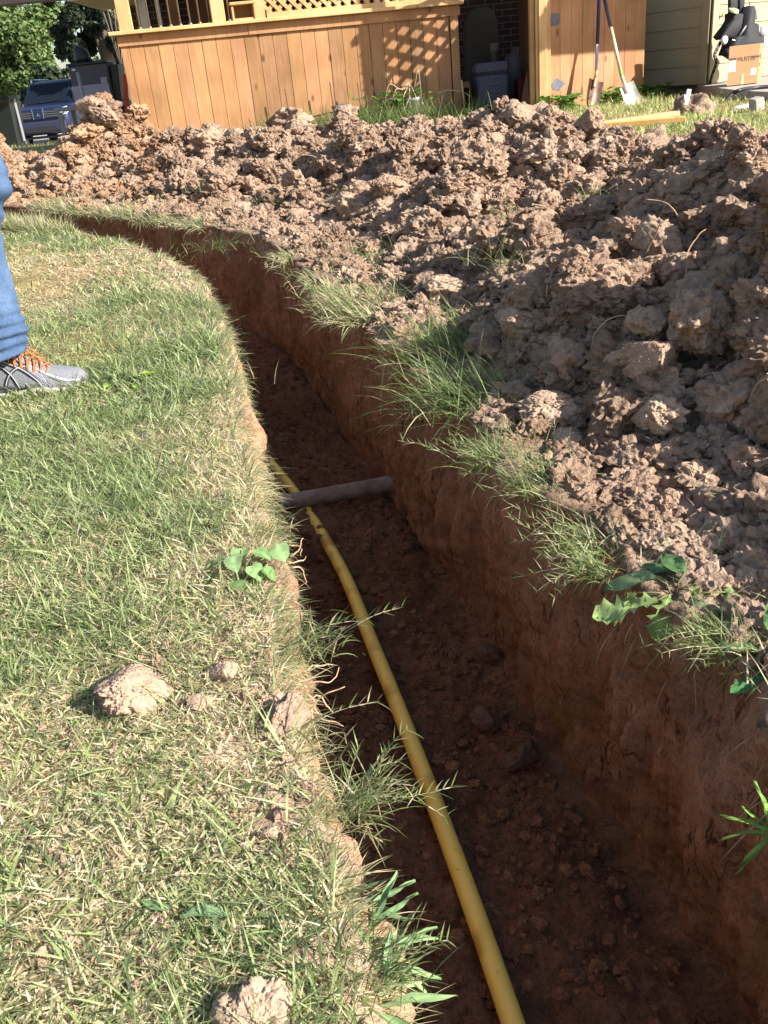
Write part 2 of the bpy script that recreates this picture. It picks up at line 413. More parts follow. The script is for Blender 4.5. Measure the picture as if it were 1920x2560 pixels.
def floor_z(xy):
    return float(G(xy[0], xy[1]))-DEPTH

# ------------------------------------------------------------------ ground sheet
def graded(lo, hi, f0, f1, st, grow, cap):
    a = list(np.arange(f0, f1, st)); x = f1; s_ = st
    while x < hi: a.append(x); s_ = min(s_*grow, cap); x += s_
    a.append(hi); x = f0; s_ = st; b = []
    while x > lo: s_ = min(s_*grow, cap); x -= s_; b.append(max(x, lo))
    return np.unique(np.array(b+a))
def build_ground():
    xs = graded(-300, 300, -2.6, 2.2, .022, 1.12, 40); ys = graded(-60, 600, .1, 6.6, .026, 1.12, 40)
    X, Y = np.meshgrid(xs, ys); P = np.stack([X.ravel(), Y.ravel(), np.zeros(X.size)], 1)
    fade = np.clip(1-np.maximum(np.abs(P[:, 0]), np.abs(P[:, 1]-3))/14, 0, 1)
    nl = np.ones(len(P)); m_ = (np.abs(P[:, 0]) < 7) & (P[:, 1] > -2) & (P[:, 1] < 9); nl[m_] = sm(.10, .28, np.minimum(seg_dist(P[m_, :2], Lc[::15]), seg_dist(P[m_, :2], Rc[::15])))
    z = G(P[:, 0], P[:, 1])+fade*nl*(.016*fbm(P*1.7, 3, 3)+.006*fbm(P*9, 3, 4)+.004*lumps(P*28, 8))
    sh = sm(.14, .30, P[:, 0]-np.interp(P[:, 1], Rc[:, 1], Rc[:, 0]))*(P[:, 1] < 6.5)*(P[:, 1] > -.5)
    z = z+sh*np.clip(2.2-P[:, 0], 0, 1)*(.012*blocks(P*9, 61, .4)+.014*lumps(P*21, 62)+.008*fbm(P*5, 3, 63)-.012)
    P[:, 2] = z
    m = len(xs); ii = (np.arange(len(ys)-1)[:, None]*m+np.arange(m-1)[None]).ravel()
    F = np.stack([ii, ii+1, ii+1+m, ii+m], 1); C = P[F].mean(1)[:, :2]
    near = (np.abs(C[:, 0]) < 8) & (C[:, 1] > -2) & (C[:, 1] < 9)
    ins = np.zeros(len(F), bool); ins[near] = poly_in(C[near], TP)
    d = np.full(len(F), 9.); sub = near & ~ins & (C[:, 1] < 8); d[sub] = np.minimum(seg_dist(C[sub], Lc[::20]), seg_dist(C[sub], Rc[::20]))
    F = F[~ins & (d > .05)]
    t = np.clip(.5+.9*fbm(P*np.array([1.1, 1.1, 1]), 3, 12), 0, 1)[:, None]
    col = (1-t)*np.array([.75, 1.0, .6])+t*np.array([1.15, 1.0, .9])
    right = sm(-.05, .25, P[:, 0]-np.interp(P[:, 1], Rc[:, 1], Rc[:, 0]))*(1-sm(6.5, 8, P[:, 1])); right = np.where(P[:, 1] < 6.5, right, 0)[:, None]
    col = col*(1-right)+right*np.array([1.45, 1.24, 1.65])
    o = link('ground', mesh_np('ground', P, [F], M['lawnsoil'], col)); tag(o, kind='structure')
build_ground()

# ------------------------------------------------------------------ dirt bank
RID = np.array([(1.45, -.6, .33, .7), (1.35, .3, .33, .72), (1.22, 1.2, .36, .7), (1.12, 2.0, .35, .8), (1.08, 2.8, .32, .88), (1.08, 3.5, .27, .95), (1.10, 4.3, .34, 1.05), (.96, 4.9, .28, 1.1), (.68, 5.5, .22, 1.15), (.32, 6.05, .25, 1.15), (-.2, 6.6, .26, 1.2), (-.9, 7.1, .15, 1.15), (-1.5, 7.5, .15, 1.0), (-1.9, 7.66, .50, .9), (-2.3, 7.85, .2, .95), (-3.1, 8.25, .29, .95), (-4.2, 8.75, .33, .95), (-7, 9.9, .3, .95)])
RS = spline(RID, 1200)
_ra = np.concatenate([[0], np.cumsum(np.linalg.norm(np.diff(RS[:, :2], axis=0), axis=1))])
_rt = np.gradient(RS[:, :2], axis=0); _rt = np.stack([np.convolve(np.pad(_rt[:, k_], 60, 'edge'), np.ones(121)/121, 'valid') for k_ in (0, 1)], 1); _rt /= np.linalg.norm(_rt, axis=1)[:, None]
_rn = np.stack([-_rt[:, 1], _rt[:, 0]], 1)      # left of the run = towards the trench
def pile_base(s, t):
    """t>0 towards the trench; returns xyz"""
    i = [np.interp(s, _ra, RS[:, k_]) for k_ in range(4)]; nx = np.interp(s, _ra, _rn[:, 0]); ny = np.interp(s, _ra, _rn[:, 1])
    wdt = np.where(t > 0, i[3], .75); x = i[0]+nx*t*wdt; y = i[1]+ny*t*wdt
    a = np.clip(np.abs(t), 0, 1.3)
    prof = np.where(a < 1, (1-np.minimum(a, 1))**.82*sm(0, .12, 1-a)*.55+np.cos(np.minimum(a, 1)*math.pi/2)**1.3*.45, 0)
    return np.stack([x, y, G(x, y)+i[2]*prof-.04*sm(.97, 1.2, a)], -1), prof
def pile_disp(P, prof):
    e = (.30+.70*np.clip(prof*2.2, 0, 1))
    q = P+.10*np.stack([fbm(P*3, 2, 50), fbm(P*3, 2, 51), fbm(P*3, 2, 52)], 1)
    d = .15*(blocks(q*1.35, 57, .6, .6)-.45)+.05*fbm(P*2.6, 2, 58)+.08*blocks(q*2.7, 41, .5, .5)+.05*blocks(q*5.6, 43, .4, .5)+.034*blocks(q*11.5, 45, .4, .5)+.018*blocks(q*26, 47, .4)+.008*lumps(P*70, 49, .8)+.06*fbm(P*1.9, 3, 53)+.014*fbm(P*16, 3, 55)
    return d*e-.065*e
def build_pile():
    s = []; x = .2
    while x < _ra[-1]:
        s.append(x); yy = np.interp(x, _ra, RS[:, 1]); x += .008+.0032*max(0, yy-2)
    s = np.array(s); t = np.concatenate([np.linspace(-1.2, -.1, 45), np.linspace(-.09, 1.2, 150)])
    S, T = np.meshgrid(s, t, indexing='ij'); P, prof = pile_base(S.ravel(), T.ravel())
    n, m = len(s), len(t)
    g = P.reshape(n, m, 3); N = np.cross(np.gradient(g, axis=1), np.gradient(g, axis=0)).reshape(-1, 3); N /= np.linalg.norm(N, axis=1)[:, None]+1e-9
    N *= np.sign(N[:, 2:3]); N = N*.95+np.array([0, 0, .25])
    d = pile_disp(P, prof)
    jit = np.stack([fbm(P*22, 2, 60), fbm(P*22, 2, 61), fbm(P*22, 2, 62)], 1)*.016
    P2 = P+N*(d+rng.normal(0, .0022, len(d))*(prof > .01))[:, None]+jit*(prof > .01)[:, None]
    org = sm(-.5, -2.2, P[:, 0])*(.5+.5*np.clip(fbm(P*1.5, 2, 66)+.3, 0, 1)); org = org[:, None]
    dark = np.clip(fbm(P*2.2, 3, 68)*.5+.35, 0, 1)[:, None]*.16
    c = (1-org)*np.array([1., 1, 1])+org*np.array([1.06, .95, .82]); c = c*(1-dark)
    ii = np.arange(n-1)[:, None]*m+np.arange(m-1)[None]
    F = np.stack([ii, ii+m, ii+1+m, ii+1], -1).reshape(-1, 4)
    o = link('dirt_bank', mesh_np('dirt_bank', P2, [F], M['pile'], c))
    tag(o, 'long bank of lumpy brown clay dug out along the trench', 'dirt bank')
    return P2, N, prof, T.ravel()
PV, PN, PPROF, PT = build_pile()

# ------------------------------------------------------------------ clods
def clod_mesh(seed, sub, name='dirt_clod'):
    V, F = ico(sub); r = np.random.default_rng(seed); off = r.uniform(0, 50, 3)
    P = V*1.0
    rr = 1+.34*fbm(V*1.1+off, 3, seed)+.26*(blocks(V*1.2+off, seed+1, .5)-.4)+.13*(blocks(V*2.8+off, seed+2, .5)-.4)+.075*fbm(V*5+off, 4, seed+3, .6)+.05*(lumps(V*11+off, seed+4)-.3)+.03*fbm(V*24+off, 2, seed+6)
    P = V*rr[:, None]
    for _ in range(3):                          # broken flat faces
        n = nrm(r.normal(size=3)); h = r.uniform(.55, .8); d = P@n-h; P = P-n*np.maximum(d, 0)[:, None]*.85
    P *= 1+r.normal(0, .016 if sub > 4 else .03, (len(P), 1))
    P += .03*np.stack([fbm(V*14+off, 2, seed+7), fbm(V*14+off, 2, seed+8), fbm(V*14+off, 2, seed+9)], 1)
    P *= np.array([1, r.uniform(.75, .95), r.uniform(.6, .8)])
    P -= P.mean(0); P /= np.abs(P).max()
    return mesh_np(name, P, [F], M['clod'], np.ones((len(P), 3)))
CL5 = [clod_mesh(100+i, 5) for i in range(6)]
CL4 = [clod_mesh(200+i, 5 if i < 3 else 4) for i in range(10)]
def surf_z(x, y):
    """height of the ground or the dirt bank at a spot"""
    d2 = (PV[:, 0]-x)**2+(PV[:, 1]-y)**2; i = d2.argmin(); g = float(G(x, y))
    return max(g, PV[i, 2]) if d2[i] < .02**2*4 else g
def gp_surf(x, y, k=K):
    """first hit of a photo pixel's ray with bank or ground"""
    d = ray(x*k, y*k); d = d/np.linalg.norm(d)
    Q = PV-CC; t = Q@d; off = np.linalg.norm(Q-t[:, None]*d, axis=1); ok = (off < .012+.004*t) & (t > .3)
    P = gp(x*k, y*k); tg = np.linalg.norm(P-CC)
    if ok.any():
        tt = t[ok].min()
        if tt < tg: return CC+d*tt
    return P
def clod(me, P, r, label, group=None, sink=.25, rot=None, sc=(1, 1, 1), mat=None):
    o = link('dirt_clod', me)
    mat = mat or M['bankclod']
    if mat: o.material_slots[0].link = 'OBJECT'; o.material_slots[0].material = mat; o.location = (P[0], P[1], P[2]+r*.55*(1-2*sink)*sc[2])
    o.rotation_euler = rot or (random.uniform(-.4, .4), random.uniform(-.4, .4), random.uniform(0, 6.28)); o.scale = (r*sc[0], r*sc[1], r*sc[2])
    return tag(o, label, 'dirt clod', group)
LAWN_CLODS = [(295, 1485, 165, 'biggest pale clod lying in the grass left of the trench', 0, 5), (480, 1452, 80, 'ragged clod in the grass, up and right of the biggest pale clod', 1, 4),
    (430, 1520, 66, 'fist sized clod just right of the biggest pale clod', 2, 4), (612, 1545, 130, 'bare block of clay broken loose at the lawn edge of the trench', 2, 5),
    (592, 1708, 52, 'small clod on the lawn beside the drooping straw runners', 3, 4), (604, 1990, 66, 'upright narrow clod near the lower trench lip', 4, 4),
    (325, 2082, 46, 'left of the two small clods low on the lawn', 5, 4), (410, 2060, 50, 'right of the two small clods low on the lawn', 6, 4),
    (556, 2185, 165, 'large clod cut off by the bottom edge of the photo', 4, 5), (590, 1800, 60, 'crumbly clod half sunk in lawn, nearest the trench lip', 7, 4)]
for x, y, wpx, lab, i, sub in LAWN_CLODS:
    P = gp(x, y+wpx*.15, .01, K); r = wpx*K/2/px_per_m(P)
    clod((CL5 if sub == 5 else CL4)[i], P, r*1.12, lab, 'clods on the lawn', .52 if 'bare block' in lab else .24, mat=M['bankclod'] if 'bare block' in lab else M['paleclod'])
BANK_CLODS = [(1188, 875, 150, 'large flat faced clod on the trench lip beside the grass', 0, 5), (1222, 950, 100, 'knobbly clod below the large flat faced clod', 1, 4),
    (1425, 893, 135, 'rooty clod standing right of the large flat faced lip clod', 1, 5), (1603, 1010, 66, 'round clod by the grass at the right edge', 2, 4),
    (1612, 1262, 120, 'knobbly clod right of the lobed green leaves', 3, 5), (1532, 1180, 74, 'crumbling clod above the lobed green leaves', 4, 4),
    (962, 620, 95, 'dark upright clod behind the grass tufts', 5, 4), (893, 690, 85, 'pale clod between two grass tufts on the trench lip', 6, 4),
    (1128, 688, 120, 'brick shaped clod with a smooth shaded face', 2, 5), (1455, 590, 185, 'biggest grey clod on the face of the bank', 4, 5),
    (1505, 690, 225, 'long clod lying across the bank under the biggest grey clod', 3, 5), (1400, 770, 175, 'knobbly stacked clod near the foot of the bank', 5, 5),
    (1400, 445, 125, 'broad clod high on the right of the bank', 0, 5), (1115, 255, 66, 'pointed clod on the bank crest below the gate post', 1, 5),
    (1272, 262, 84, 'round clod on the bank crest below the shovels', 3, 5), (1060, 302, 74, 'dark square clod on the bank crest below the doorway', 5, 5),
    (840, 400, 95, 'orange clod with a clean cut face in the middle of the bank', 2, 5), (640, 390, 70, 'upright pale clod in the middle of the bank', 0, 4),
    (190, 225, 60, 'orange clod topping the tallest heap of the bank', 1, 4), (230, 250, 75, 'orange clod below the top of the tallest heap', 6, 4),
    (1400, 690, 100, 'curled knob shaped clod on the bank beside the long clod', 7, 4), (1605, 300, 74, 'clod on the crest against the right lawn', 4, 5), (1640, 640, 120, 'tall clod cut by the right edge of the photo', 1, 5)]
for n_c, (x, y, wpx, lab, i, sub) in enumerate(BANK_CLODS):
    P = gp_surf(x, y+wpx*.15); r = wpx*K/2/px_per_m(P)
    o = clod((CL5 if sub == 5 else CL4)[i], P, r*1.1, lab, 'clods on the dirt bank', .3, mat=M['paleclod'] if n_c < 9 else None)
# many more on the bank, no two tellable apart
cand = np.where((PPROF > .02) & (PT > -.25) & (PV[:, 1] > 1.0) & (PV[:, 0] > -3.2))[0]
wgt = np.clip((PV[cand, 1])**1.1, .5, None); cand = rng.choice(cand, 250, replace=False, p=wgt/wgt.sum())
for i in cand:
    P = PV[i]; r = (.024+.075*random.random()**2.0)*(1+.06*P[1])
    clod(random.choice(CL4), P, r, 'rough brown clod among many lying on the dirt bank', 'loose clods strewn over the dirt bank', .3)
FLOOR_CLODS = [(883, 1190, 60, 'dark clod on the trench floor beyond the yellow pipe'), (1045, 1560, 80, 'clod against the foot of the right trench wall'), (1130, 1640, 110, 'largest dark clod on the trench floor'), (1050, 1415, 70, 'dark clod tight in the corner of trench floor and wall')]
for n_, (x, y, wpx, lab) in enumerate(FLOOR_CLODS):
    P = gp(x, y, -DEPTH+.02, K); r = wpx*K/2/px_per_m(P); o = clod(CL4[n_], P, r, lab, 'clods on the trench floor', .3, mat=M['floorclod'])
# crumbs: countless
def crumbs():
    V0, F0 = ico(1); V2, F2 = ico(2); Vb = [V2*(1+.3*fbm(V2*1.2+9*k_, 2, 700+k_)+.45*(blocks(V2*1.6+7*k_, 710+k_, .4)-.4)+.25*(blocks(V2*3.6+5*k_, 730+k_, .4)-.4))[:, None] for k_ in range(12)]; Vs = []; Fs = []; Cs = []; n = 0
    pts = []
    i = rng.choice(np.where((PPROF >= 0) & (PT > -.3) & (PV[:, 1] > .6) & (PV[:, 0] > -3.5))[0], 20000)
    for P, y in zip(PV[i], PV[i, 1]): pts.append((P, (.003+.016*random.random()**3.2)*(1+.09*y), 0))
    fl = np.where(TR == 2)[0]; fl = fl[(TV[fl, 1] > .3) & (TV[fl, 1] < 4.2)]; q = rng.choice(fl, 3200)
    rw = np.where(TR == 3)[0]
    for P in TV[q]: pts.append((P, .002+.011*random.random()**3.5, 1))
    # right shoulder between lip and bank
    for _ in range(9000):
        y = random.uniform(.5, 5.8); j = np.abs(Rc[:, 1]-y).argmin(); x = Rc[j, 0]+.02+random.random()**.9*.6
        pts.append((v3(x, y, float(G(x, y))), .003+.017*random.random()**3, 0))
    for _ in range(2600):
        y = .35+4.5*random.random()**1.6; j = np.abs(Lc[:, 1]-y).argmin(); x = Lc[j, 0]-.01-random.random()**1.5*.45
        pts.append((v3(x, y, float(G(x, y))+.006), .003+.010*random.random()**3, 0))
    for P, r, k_ in pts:
        a = random.uniform(0, 6.28); c, s_ = math.cos(a), math.sin(a)
        big = r > .0085; V1 = random.choice(Vb) if big else V0*(1+.25*rng.normal(size=(len(V0), 1))); F1 = F2 if big else F0
        Q = V1*np.array([1, .8, .7])*r; Q = Q@np.array([[c, s_, 0], [-s_, c, 0], [0, 0, 1]])
        Vs.append(Q+P+np.array([0, 0, r*.35])); Fs.append(F1+n); n += len(V1)
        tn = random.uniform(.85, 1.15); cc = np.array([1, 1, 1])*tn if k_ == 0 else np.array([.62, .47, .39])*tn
        if k_ == 0 and P[0] < -1.2: cc = cc*np.array([1.03, .96, .85])
        Cs.append(np.tile(cc, (len(V1), 1)))
    o = link('soil_crumbs', mesh_np('soil_crumbs', np.concatenate(Vs), [np.concatenate(Fs)], M['clod'], np.concatenate(Cs), smooth=False))
    tag(o, 'fine crumbs of dry clay scattered over bank and trench floor', 'soil crumbs', kind='stuff')
crumbs()
def chunks():
    """the bank's countless broken lumps, beyond the ones that stand as objects of their own"""
    V3, F3 = ico(3); V2, F2 = ico(2); B = []
    for k_ in range(14):
        for V, F, L in ((V3, F3, 3), (V2, F2, 2)):
            o = 13.*k_; q = V*(1+.34*fbm(V*1.1+o, 2, 800+k_)+.40*(blocks(V*1.1+o, 810+k_, .35, .9)-.4)+.16*(blocks(V*2.8+o, 830+k_, .4)-.4)+(.10*fbm(V*6+o, 3, 850+k_, .6) if L == 3 else 0))[:, None]; q = q*(1+rng.normal(0, .05 if L == 3 else .07, (len(q), 1))); B.append((q*np.array([1, .82, .66]), F))
    idx = np.where((PPROF > .005) & (PT > -.35) & (PV[:, 1] > .7) & (PV[:, 0] > -3.6))[0]; wg = PV[idx, 1]**.6; idx = rng.choice(idx, 6500, p=wg/wg.sum()); Vs = []; Fs = []; Cs = []; n = 0
    spots = [(PV[i], 1.) for i in idx]
    for _ in range(900):
        y = U_(.55, 5.6); j = np.abs(Rc[:, 1]-y).argmin(); x = Rc[j, 0]+.05+random.random()*.5; spots.append((np.array([x, y, float(G(x, y))]), .75))
    for _ in range(900):
        y = .5+1.5*random.random(); j = np.abs(Rc[:, 1]-y).argmin(); x = Rc[j, 0]+.04+random.random()*.42; spots.append((np.array([x, y, float(G(x, y))]), .6))
    for _ in range(1500):
        s_ = .60+.4*random.random(); j = int(s_*len(Rc))-1; nx_, ny_ = Rc[j]-Rc[max(0, j-5)]; l_ = math.hypot(nx_, ny_); o_ = .04+random.random()**1.3*1.0; x, y = Rc[j, 0]+ny_/l_*o_, Rc[j, 1]-nx_/l_*o_
        if x > -4.2: spots.append((np.array([x, y, float(G(x, y))]), .6))
    for P, kf in spots:
        r = kf*(.009+.055*random.random()**3.4)*(1+.07*P[1]); q, F = B[2*random.randrange(14)+(0 if r > .02*(1+.1*P[1]) else 1)]
        R_ = np.array(Matrix.Rotation(U_(0, 6.28), 3, 'Z') @ Matrix.Rotation(U_(-.6, .6), 3, 'X')); Q = (q*r)@R_.T; Vs.append(Q+P+np.array([0, 0, r*.25])); Fs.append(F+n); n += len(q)
        t = random.uniform(.86, 1.14); c = np.array([1, 1, 1.])*t; c = c*np.array([1.05, .95, .82]) if P[0] < -1.3 and random.random() < .6 else c; Cs.append(np.tile(c, (len(q), 1)))
    o = link('loose_chunks', mesh_np('loose_chunks', np.concatenate(Vs), [np.concatenate(Fs)], M['clod'], np.concatenate(Cs), smooth=False)); tag(o, 'countless smaller lumps of clay covering the dirt bank', 'clay lumps', kind='stuff')
U_ = random.uniform
chunks()

# ------------------------------------------------------------------ grass
def blades(P, az, L, wd, lean, curl, col, nseg=3, twist=None, zmin=None):
    n = len(P); V = np.zeros((n, 2*nseg+1, 3)); p = P.copy()
    for k_ in range(nseg+1):
        t = k_/nseg; th = lean+curl*t
        d = np.stack([np.sin(th)*np.cos(az), np.sin(th)*np.sin(az), np.cos(th)], 1)
        if k_: p = p+d*(L/nseg)[:, None]
        if zmin is not None: p[:, 2] = np.maximum(p[:, 2], zmin)
        tw = (rng.uniform(-.6, .6, n) if twist is None else twist)
        sd = np.stack([-np.sin(az+tw), np.cos(az+tw), .35*np.sin(az*7)], 1)
        ww = wd*(1-t**1.6)*(.75+.5*min(1, t*3)) if k_ < nseg else wd*0
        if k_ < nseg: V[:, 2*k_] = p-sd*(ww/2)[:, None]; V[:, 2*k_+1] = p+sd*(ww/2)[:, None]
        else: V[:, 2*nseg] = p
    m = 2*nseg+1; b = np.arange(n)[:, None]*m
    Q = np.concatenate([b+np.array([2*k_, 2*k_+1, 2*k_+3, 2*k_+2]) for k_ in range(nseg-1)]) if nseg > 1 else np.zeros((0, 4), int)
    T = b+np.array([2*nseg-2, 2*nseg-1, 2*nseg])
    C = np.repeat(col, m, 0)
    return V.reshape(-1, 3), Q, T, C
GREENS = np.array([(.22, .29, .10), (.31, .385, .15), (.40, .465, .22), (.105, .165, .075), (.50, .54, .32)])
STRAWS = np.array([(.72, .63, .42), (.64, .55, .35), (.80, .72, .54), (.48, .39, .25)])
def gcol(n, straw):
    g = GREENS[rng.integers(0, len(GREENS), n)]; s_ = STRAWS[rng.integers(0, len(STRAWS), n)]
    m = rng.random(n) < straw; c = np.where(m[:, None], s_, g); return c*rng.uniform(.8, 1.2, (n, 1))
def join(parts):
    V = []; Q = []; T = []; C = []; n = 0
    for v, q, t, c in parts: V.append(v); Q.append(q+n); T.append(t+n); C.append(c); n += len(v)
    return np.concatenate(V), [np.concatenate(Q), np.concatenate(T)], np.concatenate(C)
def lawn_points(n, y0, y1, pw=1.0):
    """spots on the lawn left of the trench inside a generous view wedge"""
    y = y0+(y1-y0)*rng.random(n)**pw; xr = np.interp(y, Lc[:, 1], Lc[:, 0]); xl = -.40*y-.27
    x = xl+(xr-xl-.004)*rng.random(n); return np.stack([x, y], 1)
def cover(P, thr=-.28, s=90):
    """bare and thin patches"""
    q = np.concatenate([P, np.zeros((len(P), 1))], 1); return fbm(q*3.2, 3, s)+.35*fbm(q*11, 2, s+3) > thr
def lawn():
    parts = []
    bands = [(.16, 1.0, 78000, .8), (1.0, 1.9, 74000, .95), (1.9, 3.2, 56000, 1.3), (3.2, 6.6, 52000, 2.0)]
    for y0, y1, n, ws in bands:
        P = lawn_points(n, y0, y1); q = np.concatenate([P, np.zeros((n, 1))], 1)
        dens = np.clip(.80+.5*fbm(q*2.4, 3, 90)+.35*fbm(q*9, 2, 93), .75, 1); keep = rng.random(n) < dens
        for ex, ey, er in ((612, 1560, .026), (295, 1490, .028), (556, 2185, .026), (600, 1800, .02), (640, 1750, .015)):
            c = gp(ex, ey, 0, K); keep &= np.linalg.norm(P-c[:2], axis=1) > er
        bare = np.exp(-((P-np.array([-1.45, 3.7]))**2).sum(1)/.12)+.6*np.exp(-((P-np.array([-.86, 2.65]))**2).sum(1)/.04); keep &= rng.random(n) > bare*.9
        P = P[keep]; q = q[keep]; n = len(P)
        edge = np.interp(P[:, 1], Lc[:, 1], Lc[:, 0])-P[:, 0]
        dry = np.clip(.52+.10*(y0 > .9)+.42*fbm(q*1.5, 3, 120)+.3*fbm(q*7, 2, 121)+.16*np.exp(-edge/.1), .12, .92)
        tall = np.clip(.85+.5*fbm(q*2.5, 2, 130)+.3*fbm(q*8, 2, 131), .45, 1.6)
        straw = rng.random(n) < dry
        c = np.where(straw[:, None], gcol(n, 1.), gcol(n, 0.))
        L = np.where(straw, rng.uniform(.010, .038, n), rng.uniform(.016, .060, n))*tall*(1+.25*(ws-.8)); wd = rng.uniform(.0010, .0031, n)*ws
        lean = np.where(straw, rng.uniform(.8, 1.62, n), rng.uniform(.55, 1.55, n))
        p3 = np.concatenate([P, (G(P[:, 0], P[:, 1])+.004+rng.random(n)*.014)[:, None]], 1)
        az = rng.uniform(0, 6.283, n)
        parts.append(blades(p3, az, L, wd, lean, rng.uniform(-.2, .9, n), c))
    # thatch lying flat
    P = lawn_points(42000, .16, 3.4); n = len(P); p3 = np.concatenate([P, (.004+rng.random(n)*.012)[:, None]], 1)
    parts.append(blades(p3, rng.uniform(0, 6.28, n), rng.uniform(.012, .05, n), rng.uniform(.0008, .0018, n), rng.uniform(1.4, 1.65, n), rng.uniform(-.1, .12, n), gcol(n, .85)))
    # longer single blades and broad ones
    P = lawn_points(2600, .2, 3.2); n = len(P); p3 = np.concatenate([P, np.full((n, 1), .008)], 1)
    parts.append(blades(p3, rng.uniform(0, 6.28, n), rng.uniform(.04, .085, n), rng.uniform(.0016, .003, n), rng.uniform(.5, 1.35, n), rng.uniform(.1, .7, n), GREENS[rng.integers(1, 5, n)]*1.1, 4))
    P = lawn_points(700, .2, 3.0); n = len(P); p3 = np.concatenate([P, np.full((n, 1), .006)], 1)
    parts.append(blades(p3, rng.uniform(0, 6.28, n), rng.uniform(.03, .07, n), rng.uniform(.003, .006, n), rng.uniform(.8, 1.4, n), rng.uniform(.1, .5, n), GREENS[rng.integers(1, 5, n)]*1.15, 4))
    n = 11000; y = rng.uniform(5.0, 7.4, n); j = np.abs(Lc[:, 1][None]-y[:, None]).argmin(1); x = Lc[j, 0]-rng.random(n)*.14+.02; y = y-rng.random(n)*.05
    k_ = fbm(np.stack([x*2.5, y*2.5, y*0], 1), 3, 180) > -.5; x, y = x[k_], y[k_]; n = len(x)
    parts.append(blades(np.stack([x, y, G(x, y)+.004], 1), rng.uniform(0, 6.28, n), rng.uniform(.05, .14, n), rng.uniform(.003, .005, n), rng.uniform(.1, 1.1, n), rng.uniform(0, .9, n), gcol(n, .55)))
    # fringe leaning out over the trench
    n = 17000; y = .2+6.2*rng.random(n)**1.1; x = np.interp(y, Lc[:, 1], Lc[:, 0])+rng.normal(-.010, .014, n); far = np.clip(y/2, .8, 2.4)
    clump = fbm(np.stack([x*6, y*6, y*0], 1), 3, 160) > -.15; x, y, far = x[clump], y[clump], far[clump]; n = len(x)
    parts.append(blades(np.stack([x, y, G(x, y)+.004], 1), rng.normal(.15, .9, n), rng.uniform(.015, .055, n), rng.uniform(.001, .0022, n)*far, rng.uniform(.5, 1.7, n), rng.uniform(0, 1.0, n), gcol(n, .55)))
    n = 9000; y = .2+4.6*rng.random(n)**1.2; x = np.interp(y, Lc[:, 1], Lc[:, 0])+rng.normal(-.004, .010, n); clump = fbm(np.stack([x*5, y*5, y*0], 1), 3, 165) > -.1; x, y = x[clump], y[clump]; n = len(x)
    parts.append(blades(np.stack([x, y, G(x, y)-rng.random(n)*.012], 1), rng.normal(.15, .7, n), rng.uniform(.018, .065, n), rng.uniform(.0009, .002, n)*np.clip(y/2, .8, 2), rng.uniform(1.0, 2.1, n), rng.uniform(.1, 1.1, n), gcol(n, .6), 4))
    V, F, C = join(parts); o = link('lawn_grass', mesh_np('lawn_grass', V, F, M['grass'], C, smooth=False)); tag(o, 'trampled green and straw coloured lawn grass', 'grass', kind='stuff')
lawn()
